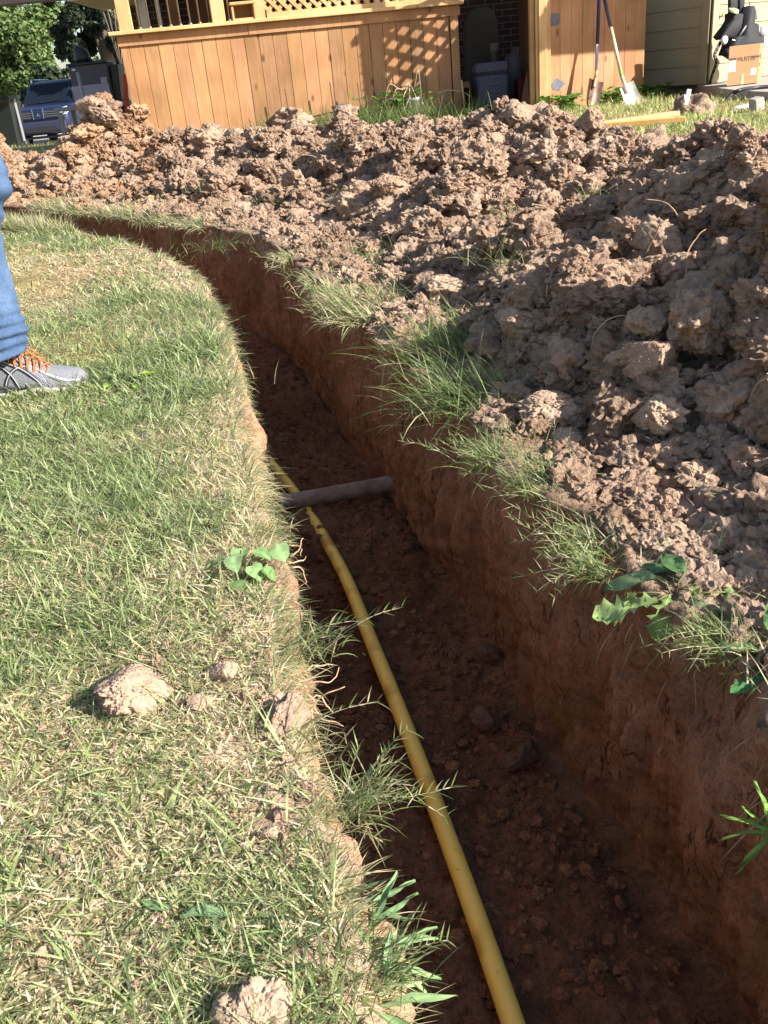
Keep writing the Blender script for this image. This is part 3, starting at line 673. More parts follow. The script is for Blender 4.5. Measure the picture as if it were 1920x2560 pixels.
def far_grass():
    parts = []
    # lip fringe right of the trench and thin growth between trench and bank
    n = 9000; y = .3+6.0*rng.random(n); j = np.abs(Rc[:, 1][None]-y[:, None]).argmin(1); off = rng.random(n)**1.4*.42
    nx = np.gradient(Rc[:, 0]); ny = np.gradient(Rc[:, 1]); l_ = np.hypot(nx, ny); nx, ny = nx/l_, ny/l_
    x = Rc[j, 0]+ny[j]*off; yy = Rc[j, 1]-nx[j]*off; P = np.stack([x, yy], 1)
    k_ = cover(P, .02, 140) | ((yy > 4.6) & cover(P, -.4, 144)); P = P[k_]; n = len(P); p3 = np.concatenate([P, (G(P[:, 0], P[:, 1])+.004)[:, None]], 1)
    far = np.clip(P[:, 1]/2.5, 1, 2.2)
    parts.append(blades(p3, rng.uniform(0, 6.28, n), rng.uniform(.02, .07, n), rng.uniform(.0014, .0028, n)*far, rng.uniform(.3, 1.4, n), rng.uniform(0, .9, n), gcol(n, .45)))
    n = 15000; y = 2.2+5.2*rng.random(n); j = np.abs(Rc[:, 1][None]-y[:, None]).argmin(1); off = rng.normal(.03, .05, n); x = Rc[j, 0]+ny[j]*off; y = Rc[j, 1]-nx[j]*off
    k_ = fbm(np.stack([x*2.2, y*2.2, y*0], 1), 3, 170) > np.where(y > 5.2, -.2, .16); x, y, j = x[k_], y[k_], j[k_]; n = len(x)
    parts.append(blades(np.stack([x, y, G(x, y)+.004], 1), np.arctan2(nx[j], -ny[j])+rng.normal(0, .9, n), rng.uniform(.02, .10, n), rng.uniform(.0025, .005, n), rng.uniform(.4, 1.6, n), rng.uniform(.1, 1.4, n), gcol(n, .5)))
    # hanging rootlets and dead runners below the right lip
    n = 2600; y = .35+5.2*rng.random(n); j = np.abs(Rc[:, 1][None]-y[:, None]).argmin(1); off = rng.normal(-.004, .008, n); x = Rc[j, 0]+ny[j]*off; y = Rc[j, 1]-nx[j]*off; k_ = fbm(np.stack([x*5, y*5, y*0], 1), 3, 190) > -.05; x, y, j = x[k_], y[k_], j[k_]; n = len(x)
    parts.append(blades(np.stack([x, y, G(x, y)-rng.random(n)**2*.10], 1), np.arctan2(nx[j], -ny[j])+rng.normal(0, .7, n), rng.uniform(.015, .08, n), rng.uniform(.0006, .0016, n), rng.uniform(1.3, 2.6, n), rng.uniform(0, 1.2, n), gcol(n, .9)*.8, 4))
    V, F, C = join(parts); o = link('bank_grass', mesh_np('bank_grass', V, F, M['grass'], C, smooth=False)); tag(o, 'thin grass between the trench lip and the dirt bank', 'grass', kind='stuff')
    # lawn behind the bank
    parts = []
    for n, x0, x1, y0, y1, Lm in ((26000, 1.4, 5.2, 3.6, 10.2, .09), (9000, -3.5, 2.2, 8.2, 11.0, .09), (9000, -9, -2.5, 9.5, 20, .1), (3000, 1.0, 3.4, 9.0, 10.9, .13)):
        P = np.stack([rng.uniform(x0, x1, n), rng.uniform(y0, y1, n)], 1)
        d = seg_dist(P, RS[::25, :2]); P = P[(d > .62) & cover(P, -.4, 150)]; n = len(P); p3 = np.concatenate([P, G(P[:, 0], P[:, 1])[:, None]], 1)
        parts.append(blades(p3, rng.uniform(0, 6.28, n), rng.uniform(.4, 1, n)*Lm, rng.uniform(.004, .009, n), rng.uniform(.1, 1.1, n), rng.uniform(0, .8, n), gcol(n, .3)*np.array([1.1, 1.1, .9])))
    V, F, C = join(parts); o = link('yard_grass', mesh_np('yard_grass', V, F, M['grass'], C, smooth=False)); tag(o, 'green grass of the yard behind the dirt bank', 'grass', kind='stuff')
far_grass()
def tuft(P, n, spread, Lr, label, towards=None, straw=.15, wd=(.0016, .0032), runners=0, lean=(.2, 1.1), curl=(.2, 1.5), name='grass_tuft', group='grass tufts', rs=1.0):
    P = np.array(P, float); q = P+np.concatenate([rng.normal(0, spread, (n, 2)), np.zeros((n, 1))], 1); az = rng.uniform(0, 6.28, n)
    if towards is not None: az = np.where(rng.random(n) < .65, towards+rng.normal(0, .7, n), az)
    parts = [blades(q, az, rng.uniform(*Lr, n), rng.uniform(*wd, n), rng.uniform(*lean, n), rng.uniform(*curl, n), gcol(n, straw)*np.array([.66, .72, .62]), 4)]
    for _ in range(runners):                    # creeping stems with short paired blades
        a = (towards if towards is not None else random.uniform(0, 6.28))+random.gauss(0, .6); L = random.uniform(.07, .16)*rs; m = 9; th = random.uniform(.7, 1.3); cur = random.uniform(.3, 1.0)
        p = P+np.array([random.gauss(0, spread), random.gauss(0, spread), .01]); pts = [p]
        for k_ in range(m): d = np.array([math.sin(th)*math.cos(a), math.sin(th)*math.sin(a), math.cos(th)]); p = p+d*L/m; th += cur/m; a += random.gauss(0, .08); pts.append(p)
        pts = np.array(pts); sn = len(pts)-1; seg = np.diff(pts, axis=0); sl_ = np.linalg.norm(seg, axis=1)
        parts.append(blades(pts[:-1], np.arctan2(seg[:, 1], seg[:, 0]), sl_*1.3, np.full(sn, .002*rs), np.arccos(np.clip(seg[:, 2]/sl_, -1, 1)), np.zeros(sn), gcol(sn, .8), 2, np.zeros(sn)))
        b = np.repeat(pts[2:], 2, 0); nb = len(b); aa = a+np.tile([1, -1], nb//2)*rng.uniform(.4, 1.1, nb)
        parts.append(blades(b, aa, rng.uniform(.012, .04, nb)*rs, rng.uniform(.0014, .0027, nb)*rs, rng.uniform(.5, 1.5, nb), rng.uniform(0, .6, nb), gcol(nb, straw*.6)*np.array([.7, .76, .66]), 3))
    V, F, C = join(parts); og = P; me = mesh_np(name, V-og, F, M['grass'], C, smooth=False); o = link(name, me); o.location = og
    return tag(o, label, 'grass tuft', group)
W = math.pi                                       # towards -x
TUFTS = [(1010, 770, 460, .08, (.06, .20), 'largest grass tuft spilling over the right trench lip', W, .15, 8), (1015, 870, 380, .07, (.07, .20), 'grass hanging down the trench wall under the largest tuft', W, .08, 4),
    (815, 660, 300, .07, (.05, .13), 'rounded tuft of pale grass on the trench lip beside bare clay', W, .35, 4), (800, 560, 260, .10, (.05, .12), 'low green grass patch on the lip behind the rounded pale tuft', W, .2, 2),
    (900, 560, 120, .08, (.05, .12), 'dark grass in shade at the foot of the bank', None, .05, 0), (470, 535, 120, .07, (.06, .13), 'leafy green tuft on the far lip of the trench', -1.6, .05, 2),
    (1080, 1000, 120, .04, (.06, .13), 'long blades over the trench left of the knobbly lip clods', W, .1, 4), (1180, 1050, 160, .05, (.05, .11), 'grass fringe below the knobbly lip clods', W, .2, 6),
    (1270, 1180, 90, .035, (.04, .09), 'thin branching runners over the wall above the lobed leaves', W, .2, 6), (1290, 1240, 60, .02, (.04, .09), 'small spray of runners left of the lobed leaves', W, .15, 6),
    (1590, 1400, 120, .04, (.05, .13), 'long runners below the lobed leaves at the right lip', W, .1, 6), (1590, 920, 260, .07, (.06, .16), 'dark grass at the right edge in the shade of the bank', None, .03, 2), (1660, 1000, 160, .06, (.06, .14), 'grass by the round clod at the right edge', None, .25, 3), (1450, 950, 200, .06, (.05, .11), 'bright weedy grass on the shoulder above the lobed leaves', None, .1, 6),
    (762, 1745, 120, .03, (.05, .12), 'dry runners drooping from the lawn over the yellow pipe', .1, .5, 12), (668, 1400, 150, .04, (.035, .08), 'green tuft over the trench above the bare roots', .1, .25, 3), (520, 1000, 110, .03, (.03, .08), 'lawn edge tuft where the yellow pipe disappears', None, .45, 0), (575, 1160, 110, .03, (.03, .09), 'lawn edge tuft beside the grey pipe', None, .4, 0), (650, 1625, 90, .04, (.03, .07), 'tuft on the lawn lip below the bare clay block', .1, .5, 1),
    (440, 850, 200, .045, (.04, .08), 'lawn edge tuft far along the trench', None, .35, 0), (400, 700, 220, .05, (.05, .12), 'pale tuft at the bend of the lawn edge', None, .5, 0), (790, 2110, 150, .04, (.05, .11), 'grass clump at the bottom lawn lip of the trench', .1, .2, 3)]
for x, y, n, sp, Lr, lab, tw, st, ru in TUFTS:
    if tw == W: n = int(n*1.9); ru = ru*2
    P = gp(x, y, None, K); f_ = float(np.clip(.42+.26*P[1], .5, 1.0)); tuft(P, n, sp*(.6+.2*P[1]) if P[1] > 2 else sp*.8*f_, (Lr[0]*f_, Lr[1]*f_), lab, tw, st, runners=ru, wd=(.0016*f_, .0032*f_), rs=f_)
for n_, (x, y) in enumerate([(240, 385), (440, 410), (590, 440), (130, 440), (330, 480), (760, 440), (1090, 560), (1320, 430), (1100, 470)]):
    tuft(gp_surf(x, y), 90, .06, (.05, .12), ['sparse grass sticking out of the bank below the tall heap', 'green grass sprig half buried in the bank under the fence', 'dry grass at the middle foot of the bank', 'grass wisps at the left foot of the bank', 'straw coloured grass at foot of the left bank', 'grass wisp beside the orange cut clod', 'green weed blades on the shaded bank foot', 'few grass blades high on the right bank', 'grass blades in the shaded middle of the bank'][n_], None, .4, group='tufts on the dirt bank')

# ------------------------------------------------------------------ pipes in the trench
def yellow_pipe():
    m, t, b = newmat('yellow_polyethylene'); v = coords(t); n = noise(t, v, 60, 5, .7); n2 = noise(t, v, 6, 3)
    base = ramp(t, n, [(.30, (.45, .29, .07)), (.38, (.93, .70, .14)), (.8, (.97, .77, .19))])
    base = mix(t, base, ramp(t, n2, [(.36, (.62, .52, .40)), (.44, (.96, .94, .9)), (.7, (1, 1, 1))]), 1., 'MULTIPLY')
    t.links.new(base, b.inputs['Base Color']); b.inputs['Roughness'].default_value = .42; bump(t, b, n, .05, .003)
    q0, q1 = gp(1122, 2250, -DEPTH+.033, K), gp(1030, 1985, -DEPTH+.033, K); pts = [q0+(q0-q1)*k_ for k_ in (6, 3, 1)]
    for x, y in [(1122, 2250), (1000, 1900), (880, 1580), (800, 1380), (738, 1230), (656, 1092), (585, 1000)]: pts.append(gp(x, y, -DEPTH+.033, K))
    pts += [(-.50, 3.05, -DEPTH+.02), (-.72, 3.6, -DEPTH+.03), (-1.2, 4.3, -DEPTH+.05), (-2.2, 5.3, -DEPTH+.05)]
    pts = [np.array(p, float) for p in pts]
    o = MB().tube(spline(pts, 200), .0152, 20).build('gas_pipe', m, None, pts[0]); tag(o, 'yellow plastic gas pipe lying along the trench floor', 'pipe')
    m2, t, b = newmat('grey_conduit'); v = coords(t); n = noise(t, v, 25, 5, .7)
    t.links.new(ramp(t, n, [(.42, (.20, .125, .085)), (.58, (.27, .22, .19)), (.8, (.38, .36, .36))]), b.inputs['Base Color']); b.inputs['Roughness'].default_value = .6; bump(t, b, n, .2, .004)
    A = gp(560, 1096, -.405, K); B = gp(836, 1046, -.405, K); D = B-A
    o = MB().tube(spline([A-D*.35, A, (A+B)/2, B, B+D*.35], 24), .0235, 20).build('drain_pipe', m2, None, A); tag(o, 'soil stained grey pipe crossing the trench above the yellow pipe', 'pipe')
yellow_pipe()
U0 = random.uniform
M['root'] = plain('root_bark', (.42, .28, .17), .9, var=.3, bmp=.2)
def roots(x, y, n, label, L=.07):
    P = gp(x, y, -.03, K); mb = MB()
    for i in range(n):
        p = P+np.array([-.01, random.uniform(-.03, .03), random.uniform(-.03, .02)]); a = random.gauss(.1, .5); th = random.uniform(-.5, .3); pts = [p]
        for _ in range(9): p = p+np.array([math.cos(a)*math.cos(th), math.sin(a)*math.cos(th), math.sin(th)])*random.uniform(.5, 1.3)*L/9; a += random.gauss(0, .45); th += random.gauss(0, .35); pts.append(p)
        mb.tube(pts, np.linspace(.0016, .0006, len(pts)), 5)
    tag(mb.build('bare_roots', M['root'], None, P), label, 'roots')
roots(672, 1500, 7, 'bare brown roots curling out of the lawn lip above the trench'); roots(640, 1215, 5, 'fine roots beside the heart shaped leaves', .05)
for x, y in ((1180, 640), (1275, 770), (1480, 620), (1620, 880), (1390, 560), (1510, 745), (905, 480), (1210, 480), (1050, 420), (700, 360), (1480, 500), (1580, 800)):
    P = gp_surf(x, y); mb = MB(); p = P.copy(); a = U0(0, 6.28); th = U0(.1, .9); pts = [p]
    for _ in range(9): p = p+np.array([math.sin(th)*math.cos(a), math.sin(th)*math.sin(a), math.cos(th)])*U0(.008, .016)*(1+.12*P[1]); th += U0(-.1, .35); a += U0(-.5, .5); pts.append(p)
    mb.tube(spline(pts, 20), np.linspace(.0016, .0007, 20)*(1+.2*P[1]), 5); tag(mb.build('rootlet', M['root'], None, P), 'thin pale rootlet sticking out of the dirt bank', 'rootlet', 'rootlets in the dirt bank')
roots(1560, 1420, 10, 'hanging roots under the right trench lip', .07)

# ------------------------------------------------------------------ weeds
def leaf_mesh(outline, L, wdt, fold=.25, bend=.3, col=(.1, .2, .05), vein=None, r=0):
    """flat leaf from half outline [(t,halfwidth)] with a fold along the rib; local x = along, z = up"""
    V = []; C = []
    for t, h in outline:
        z = -bend*L*t*t
        for sgn in (-1, -.5, 0, .5, 1): V.append((t*L, sgn*h*wdt, z+abs(sgn)*h*wdt*fold+.04*L*math.sin(9*t+3*sgn+r))); C.append(np.array(col)*((1.35 if sgn == 0 else 1.) if vein is None else 1.) if sgn or vein is None else np.array(vein))
    n = len(outline); F = [(i*5+j, i*5+j+1, (i+1)*5+j+1, (i+1)*5+j) for i in range(n-1) for j in range(4)]
    return np.array(V), F, np.array(C)
HEART = [(-.12, .16), (-.08, .34), (0, .46), (.12, .52), (.3, .5), (.5, .42), (.7, .28), (.87, .12), (1, .0)]
OVAL = [(0, .05), (.1, .22), (.25, .38), (.45, .46), (.65, .4), (.82, .25), (1, 0)]
LOBED = [(0, .06), (.08, .10), (.16, .30), (.2, .14), (.28, .16), (.36, .44), (.4, .2), (.5, .24), (.58, .55), (.63, .28), (.7, .32), (.78, .5), (.84, .3), (.92, .28), (1, 0)]
def place_leaf(mb, V, F, C, P, az, pitch, rollv=0):
    c, s_ = math.cos(az), math.sin(az); x = np.array([c*math.cos(pitch), s_*math.cos(pitch), math.sin(pitch)]); y = np.array([-s_, c, 0]); z = np.cross(x, y)
    y2 = y*math.cos(rollv)+z*math.sin(rollv); z2 = np.cross(x, y2); return mb.add(np.array(P)+V@np.array([x, y2, z2]), F, C, True)
def plant(name, P, leaves, label, cat='weed', stemcol=(.16, .17, .06)):
    """leaves: (dx,dy,dz, length, width, az, pitch, outline, colour)"""
    root = thing(name, label, cat, None, P); mb = MB(); st = MB()
    for dx, dy, dz, L, wd, az, pt, ol, col in leaves:
        V, F, C = leaf_mesh(ol, L, wd*L, random.uniform(.05, .3), random.uniform(0, .35), np.array(col)*random.uniform(.85, 1.15), r=random.random()*6)
        q = np.array(P)+np.array([dx, dy, dz]); place_leaf(mb, V, F, C, q, az, pt, random.uniform(-.35, .35))
        st.tube([np.array(P), np.array(P)+np.array([dx*.4, dy*.4, dz*.8]), q], .0012, 5, stemcol)
    mb.build('leaves', M['leaf'], root); st.build('stem', M['straw'], root); return root
def U(a, b): return random.uniform(a, b)
P = gp(525, 1275, .0, K)
plant('heart_leaf_vine', P, [(dx*.85, dy*.85, dz*.85, L*.82, 1.0, az, pt, HEART, c) for dx, dy, dz, L, az, pt, c in
    [(.0, -.025, .03, .036, -1.6, -.75, (.16, .27, .10)), (.022, .0, .042, .032, -.9, -.5, (.22, .35, .15)), (-.045, .005, .03, .036, -2.4, -.5, (.11, .21, .08)), (-.03, .035, .045, .036, -2.8, -.25, (.26, .37, .18)), (.03, .035, .055, .032, -.6, -.3, (.18, .30, .12)), (.062, .05, .05, .036, -1.0, -.6, (.24, .36, .16)),
     (-.065, -.015, .022, .032, -2.2, -.6, (.07, .13, .07)), (-.012, .02, .055, .032, -1.3, -.4, (.22, .33, .16)), (.042, .0, .036, .03, -.4, -.6, (.15, .27, .09)), (.02, -.03, .02, .03, -1.1, -.8, (.15, .28, .09)), (-.04, -.03, .02, .03, -2.0, -.7, (.11, .2, .08)), (.0, .05, .05, .032, -1.8, -.3, (.22, .34, .15)), (-.085, .0, .02, .026, -2.7, -.4, (.09, .16, .09))]],
    'heart leaved vine growing on the lawn edge above the trench', 'vine')
P = gp(1455, 1300, .0, K)
plant('lobed_leaf_weed', P, [(-.03, -.025, .022, .085, .62, 2.9, -.35, LOBED, (0.31, 0.41, 0.16)), (-.02, .015, .03, .075, .55, 2.7, -.25, OVAL, (0.25, 0.36, 0.18)), (.02, .02, .03, .05, .6, 1.9, .1, OVAL, (0.14, 0.26, 0.10)), (.03, -.035, .018, .075, .45, 3.1, -.4, LOBED, (0.41, 0.47, 0.29)), (.045, .01, .025, .055, .5, -.6, -.3, LOBED, (0.19, 0.31, 0.12)), (.03, -.01, .025, .06, .55, -2.6, -.5, LOBED, (0.34, 0.41, 0.18)), (.01, .035, .025, .055, .5, 2.3, -.2, OVAL, (0.12, 0.22, 0.10)), (-.01, -.01, .018, .06, .6, -2.2, -.6, LOBED, (0.21, 0.31, 0.11)), (.06, -.02, .02, .05, .5, -1.6, -.5, LOBED, (0.25, 0.38, 0.14)), (-.05, .0, .02, .05, .55, -2.9, -.6, LOBED, (0.35, 0.40, 0.14))],
    'broad lobed green leaves lying on the right trench lip')
P = gp(1640, 1440, .0, K)
plant('lobed_leaf_weed', P, [(.0, 0, .02, .05, .4, 2.6, .1, OVAL, (.2, .32, .16)), (.01, -.02, .01, .06, .35, 3.4, -.2, LOBED, (.1, .24, .1)), (.02, .02, .03, .05, .4, 1.2, .3, OVAL, (.15, .27, .1))], 'blue green leaves hanging at the right edge below the lobed leaves')
P = gp(1425, 925, .0, K)
plant('yellow_green_weed', P, [(U(-.06, .08), U(-.07, .04), U(.01, .06), U(.03, .055), .3, U(0, 6.28), U(-.2, .5), OVAL, (.27, .36, .10)) for _ in range(22)], 'wilting yellow green weed below the rooty clod', stemcol=(.3, .36, .14))
P = gp(1130, 600, None, K); plant('trailing_leaf_weed', P, [(U(-.1, .1), U(-.12, .12), U(.02, .09), U(.05, .09), .16, U(0, 6.28), U(-.1, .5), OVAL, (.2, .33, .15)) for _ in range(14)], 'long leaved weed lying in the shade of the bank')
P = gp(815, 2130, .0, K)
plant('broad_blade_grass', P, [(U(-.01, .01), U(-.03, .03), .006, U(.035, .06), .15, az, pt, OVAL, (.26, .38, .18)) for az, pt in ((.3, .15), (.55, .25), (-.1, .0), (.9, .3), (.1, -.2), (1.4, .4), (-.6, .1), (.45, -.1), (2.0, .3), (.0, .3), (-.3, -.2))], 'pale broad bladed grass at the lower lawn lip of the trench', 'grass clump')
P = gp(800, 2010, .0, K)
plant('broad_blade_grass', P, [(.0, U(-.02, .02), .006, U(.035, .06), .15, az, pt, OVAL, (.26, .40, .2)) for az, pt in ((.7, .3), (.4, .15), (1.0, .4), (.0, .0), (-.4, .2))], 'broad bladed grass leaning over the trench, higher of the two by the lower lip', 'grass clump')
P = at(1672, 1800, .62, K)
plant('green_sprig', P, [(.0, 0, .0, U(.035, .06), .13, az, pt, OVAL, (.2, .34, .08)) for az, pt in ((2.6, .7), (3.0, .2), (3.5, -.3), (2.2, 1.2), (3.3, -.8), (2.8, .5))], 'bright green sprig jutting from the right trench wall', 'sprig')
plant('lawn_weed', gp(395, 2000, .01, K), [(0, 0, .012, .045, .34, .1, .1, OVAL, (.24, .36, .2)), (-.01, .01, .01, .03, .3, 2.8, .1, OVAL, (.2, .32, .15))], 'single pale oval leaf lying low on the lawn', 'leaf')
plant('lawn_weed', gp(270, 835, .01, K), [(U(-.06, .06), U(-.06, .06), U(.01, .03), .028, .7, U(0, 6.2), .1, HEART, (.24, .38, .08)) for _ in range(9)], 'small bright clover like leaves in front of the shoe', 'weed')

# ------------------------------------------------------------------ person at the left edge
M['denim'] = None
def denim():
    m, t, b = newmat('blue_denim'); v = coords(t); w1 = nd(t, 'ShaderNodeTexWave', Scale=260., Distortion=1.5); t.links.new(v, w1.inputs['Vector']); n = noise(t, v, 9, 4); n3 = noise(t, v, 300, 2)
    base = ramp(t, n, [(.3, (.045, .078, .15)), (.55, (.08, .13, .225)), (.75, (.135, .195, .30))]); base = mix(t, base, ramp(t, n3, [(.3, (.8, .8, .8)), (.7, (1.2, 1.2, 1.2))]), 1., 'MULTIPLY')
    t.links.new(base, b.inputs['Base Color']); b.inputs['Roughness'].default_value = .9; b.inputs['Specular IOR Level'].default_value = .1; bump(t, b, w1.outputs[1], .25, .002); bump(t, b, n3, .2, .002); return m
M['denim'] = denim()
M['mesh_fabric'] = plain('shoe_mesh', (.20, .20, .22), .75, var=.35, scale=420, bmp=.5)
M['shoe_dark'] = plain('shoe_overlay', (.045, .045, .052), .5); M['shoe_pale'] = plain('shoe_trim', (.42, .42, .45), .5, var=.05)
M['lace'] = plain('orange_lace', (.50, .14, .045), .7, var=.3, scale=400, bmp=.4); M['sole'] = plain('sole_foam', (.42, .39, .33), .7, var=.06)
M['skin'] = plain('skin', (.52, .31, .22), .5, var=.08); M['shirt'] = plain('cotton_shirt', (.25, .27, .3), .9, var=.1); M['hair'] = plain('brown_hair', (.06, .04, .03), .7)
def remesh(o, vs):
    md = o.modifiers.new('fuse', 'REMESH'); md.mode = 'VOXEL'; md.voxel_size = vs; md.use_smooth_shade = True
def person():
    toe = gp(222, 975, .0)[:2]; toe = np.array([toe[0], toe[1]+.015, 0]); root = thing('person', 'person in blue jeans and grey running shoes standing on the lawn at left edge', 'person', None, toe-np.array([.25, 0, 0]))
    def leg(mb, ax, ay, yoff, front=None):
        R = []; n = 48
        prof = [(.062, .000, .098, .082), (.10, .002, .10, .086), (.12, .002, .10, .086), (.135, .003, .10, .084), (.16, -.006, .096, .08), (.20, -.014, .096, .08), (.25, -.03, .095, .08), (.30, -.047, .094, .08), (.36, -.066, .093, .081), (.40, -.078, .091, .082), (.44, -.084, .09, .083), (.47, -.07, .094, .084), (.50, -.036, .10, .086), (.53, -.028, .102, .088), (.56, -.034, .10, .088), (.60, -.055, .098, .088), (.66, -.085, .096, .09), (.75, -.09, .10, .096), (.86, -.09, .11, .105), (.95, -.088, .10, .10)]
        pr = np.array(prof); zz = np.linspace(.112, .95, 170)
        if front is not None:                    # the outline of the shin, calf and knee as the photo shows it
            pr[:, 1] = np.interp(pr[:, 0], front[:, 1], front[:, 0])-pr[:, 2]-ax
        a = np.arange(n)/n*2*math.pi
        for z in zz:
            dx, rx, ry = [np.interp(z, pr[:, 0], pr[:, k_]) for k_ in (1, 2, 3)]
            q = np.stack([np.cos(a)*2, np.sin(a)*2, np.full(n, z*14)], 1); wr = .006*fbm(q+ay*7, 3, 300)
            hem = math.exp(-((z-.16)/.06)**2); wr = wr+hem*.007*np.sin(z*230+2.2*np.cos(a)+1.5*np.sin(2*a))
            kn = math.exp(-((z-.46)/.06)**2); wr = wr+kn*.006*np.sin(z*120+2*np.sin(a))
            yy = ay+yoff*sm(.5, .95, z)
            R.append(np.stack([ax+dx+np.cos(a)*(rx+wr), yy+np.sin(a)*(ry+wr), np.full(n, z)+.022*np.cos(a)*(1-sm(.11, .25, z))-.012*(1-sm(.11, .25, z))], 1))
        mb.rings(R, caps=True)
    ax = toe[0]-.135-.096; FR = np.array([[at(x, y, toe[1]-.02)[q] for q in (0, 2)] for x, y in ((66, 850), (73, 838), (72, 822), (54, 798), (38, 745), (24, 694), (4, 610), (-8, 570), (-6, 545), (6, 518), (20, 490), (25, 463), (19, 430), (5, 405), (-12, 370), (-30, 300))]); FR = FR[np.argsort(FR[:, 1])]; FR = np.vstack([FR, [FR[-1, 0]-.02, 1.2]])
    j = MB(); leg(j, ax, toe[1]-.02, .10, FR); leg(j, ax-.34, toe[1]+.22, -.06)
    sm_ = MB(); zs = np.linspace(.14, .9, 60); sm_.tube([np.array([np.interp(z, FR[:, 1], FR[:, 0])-.10-.012, toe[1]-.02-.0865+.10*float(sm(.5, .95, z))-.004, z]) for z in zs], .0022, 6); sm_.build('side_seam', plain('denim_seam', (.03, .05, .10), .9), root)
    hip = []
    for z, rx, ry in ((.84, .11, .16), (.9, .125, .18), (.98, .12, .175), (1.04, .11, .165)):
        a = np.arange(32)/32*2*math.pi; hip.append(np.stack([ax-.22+np.cos(a)*rx*1.5, toe[1]+.10+np.sin(a)*ry, np.full(32, z)], 1))
    j.rings(hip); o = j.build('jeans', M['denim'], root); remesh(o, .0055)
    # body: torso, neck, head, arms, hands with fingers, fused to one surface (outside the frame)
    c = np.array([ax-.22, toe[1]+.10, 0]); b_ = MB(); s_ = MB()
    def tors(mb, ex, zs):
        R = []
        for z, rx, ry in zs: a = np.arange(32)/32*2*math.pi; R.append(np.stack([c[0]+np.cos(a)*(rx+ex), c[1]+np.sin(a)*(ry+ex), np.full(32, z)], 1))
        mb.rings(R)
    Z = [(1.0, .10, .155), (1.1, .095, .15), (1.25, .11, .17), (1.38, .115, .185), (1.45, .09, .17), (1.49, .06, .08)]
    tors(b_, 0, Z+[(1.52, .055, .055), (1.56, .05, .05), (1.58, .06, .055), (1.61, .095, .068), (1.66, .10, .076), (1.72, .10, .078), (1.77, .08, .065), (1.795, .04, .035)]); tors(s_, .012, [(.97, .11, .17)]+Z[1:5]+[(1.49, .06, .075)])
    b_.tube([c+v3(.09, 0, 1.67), c+v3(.118, 0, 1.645), c+v3(.1, 0, 1.635)], [.008, .014, .008], 8)
    for sg in (-1, 1):
        b_.tube([c+v3(.0, sg*.08, 1.68), c+v3(-.01, sg*.09, 1.66)], [.02, .016], 8)
        b_.tube([c+v3(.085, sg*.032, 1.69), c+v3(.1, sg*.032, 1.69)], [.012, .006], 8)
        sh = c+v3(0, sg*.19, 1.43); el = c+v3(-.02, sg*.26, 1.14); wr = c+v3(.1, sg*.25, .93)
        b_.tube(spline([sh, (sh+el)/2, el, (el+wr)/2, wr], 20), np.interp(np.linspace(0, 1, 20), [0, .3, .5, .65, 1], [.05, .046, .038, .04, .027]), 14)
        s_.tube(spline([c+v3(0, sg*.14, 1.43), sh, (sh+el)/2, sh*.25+el*.75], 12), [.07, .072, .07, .066, .064, .062, .06, .06, .06, .058, .058, .058], 16)
        pm = wr+v3(.03, 0, -.07); b_.tube([wr, (wr+pm)/2, pm], [.026, .036, .036], 12, squash=.55, up=(0, 1, 0))
        for f in range(4):
            st = pm+v3(-.03+.02*f, 0, -.015); L = (.062, .075, .08, .07)[f]; b_.tube([st, st+v3(.006, -sg*.006, -L*.5), st+v3(.012, -sg*.024, -L)], [.0095, .009, .007], 8)
        b_.tube([wr+v3(.04, 0, -.03), wr+v3(.065, -sg*.01, -.055), wr+v3(.072, -sg*.02, -.085)], [.012, .0105, .008], 8)
    o = b_.build('body', M['skin'], root); remesh(o, .006); o = s_.build('shirt', M['shirt'], root); remesh(o, .008)
    h_ = MB(); R = []
    for z, rx in ((1.66, .09), (1.71, .107), (1.76, .098), (1.79, .07), (1.81, .03)): a = np.arange(24)/24*2*math.pi; R.append(np.stack([c[0]-.014+np.cos(a)*rx, c[1]+np.sin(a)*rx*.82, np.full(24, z)+.03*np.maximum(np.cos(a), 0)*(1.72 > z)], 1))
    h_.rings(R); h_.build('hair', M['hair'], root)
    # shoes
    def shoe(T, yaw):
        ca, sa = math.cos(yaw), math.sin(yaw); ex = np.array([ca, sa, 0]); ey = np.array([-sa, ca, 0])
        def wp(x, y, z): return T+ex*x+ey*y+np.array([0, 0, z])     # x from toe tip (0) back to heel (-.29)
        xs = np.array([0, -.006, -.02, -.045, -.08, -.12, -.155, -.185, -.215, -.25, -.278, -.29]); hw = np.array([.006, .022, .035, .045, .05, .049, .044, .04, .038, .037, .03, .012])
        top = np.array([.034, .042, .05, .055, .061, .073, .09, .103, .108, .106, .104, .10])*1.1; bot = np.array([.02, .012, .006, .004, .004, .006, .007, .006, .005, .004, .006, .012])
        def ST(x, a):
            """surface of the upper: a = 0 near side at the sole .. .5 ridge .. 1 far side"""
            h_ = np.interp(x, xs[::-1], hw[::-1]); t_ = np.interp(x, xs[::-1], top[::-1]); b0 = .022
            th = a*math.pi; y = -h_*np.sign(math.cos(th))*abs(math.cos(th))**.62; z = b0+(t_-b0)*abs(math.sin(th))**.72
            return np.array([x, y*(1-.22*abs(math.sin(th))), z])
        up = MB(); R = []
        xx = -.29*(.5-.5*np.cos(np.linspace(0, math.pi, 48)))
        for x in xx: R.append(np.array([wp(*ST(x, a)) for a in np.linspace(0, 1, 25)]+[wp(x, 0, .018)]))
        up.rings(R); so_ = thing('x', None, None) if False else None
        u = up.build('shoe', M['mesh_fabric'], root)
        sl_ = MB(); R = []
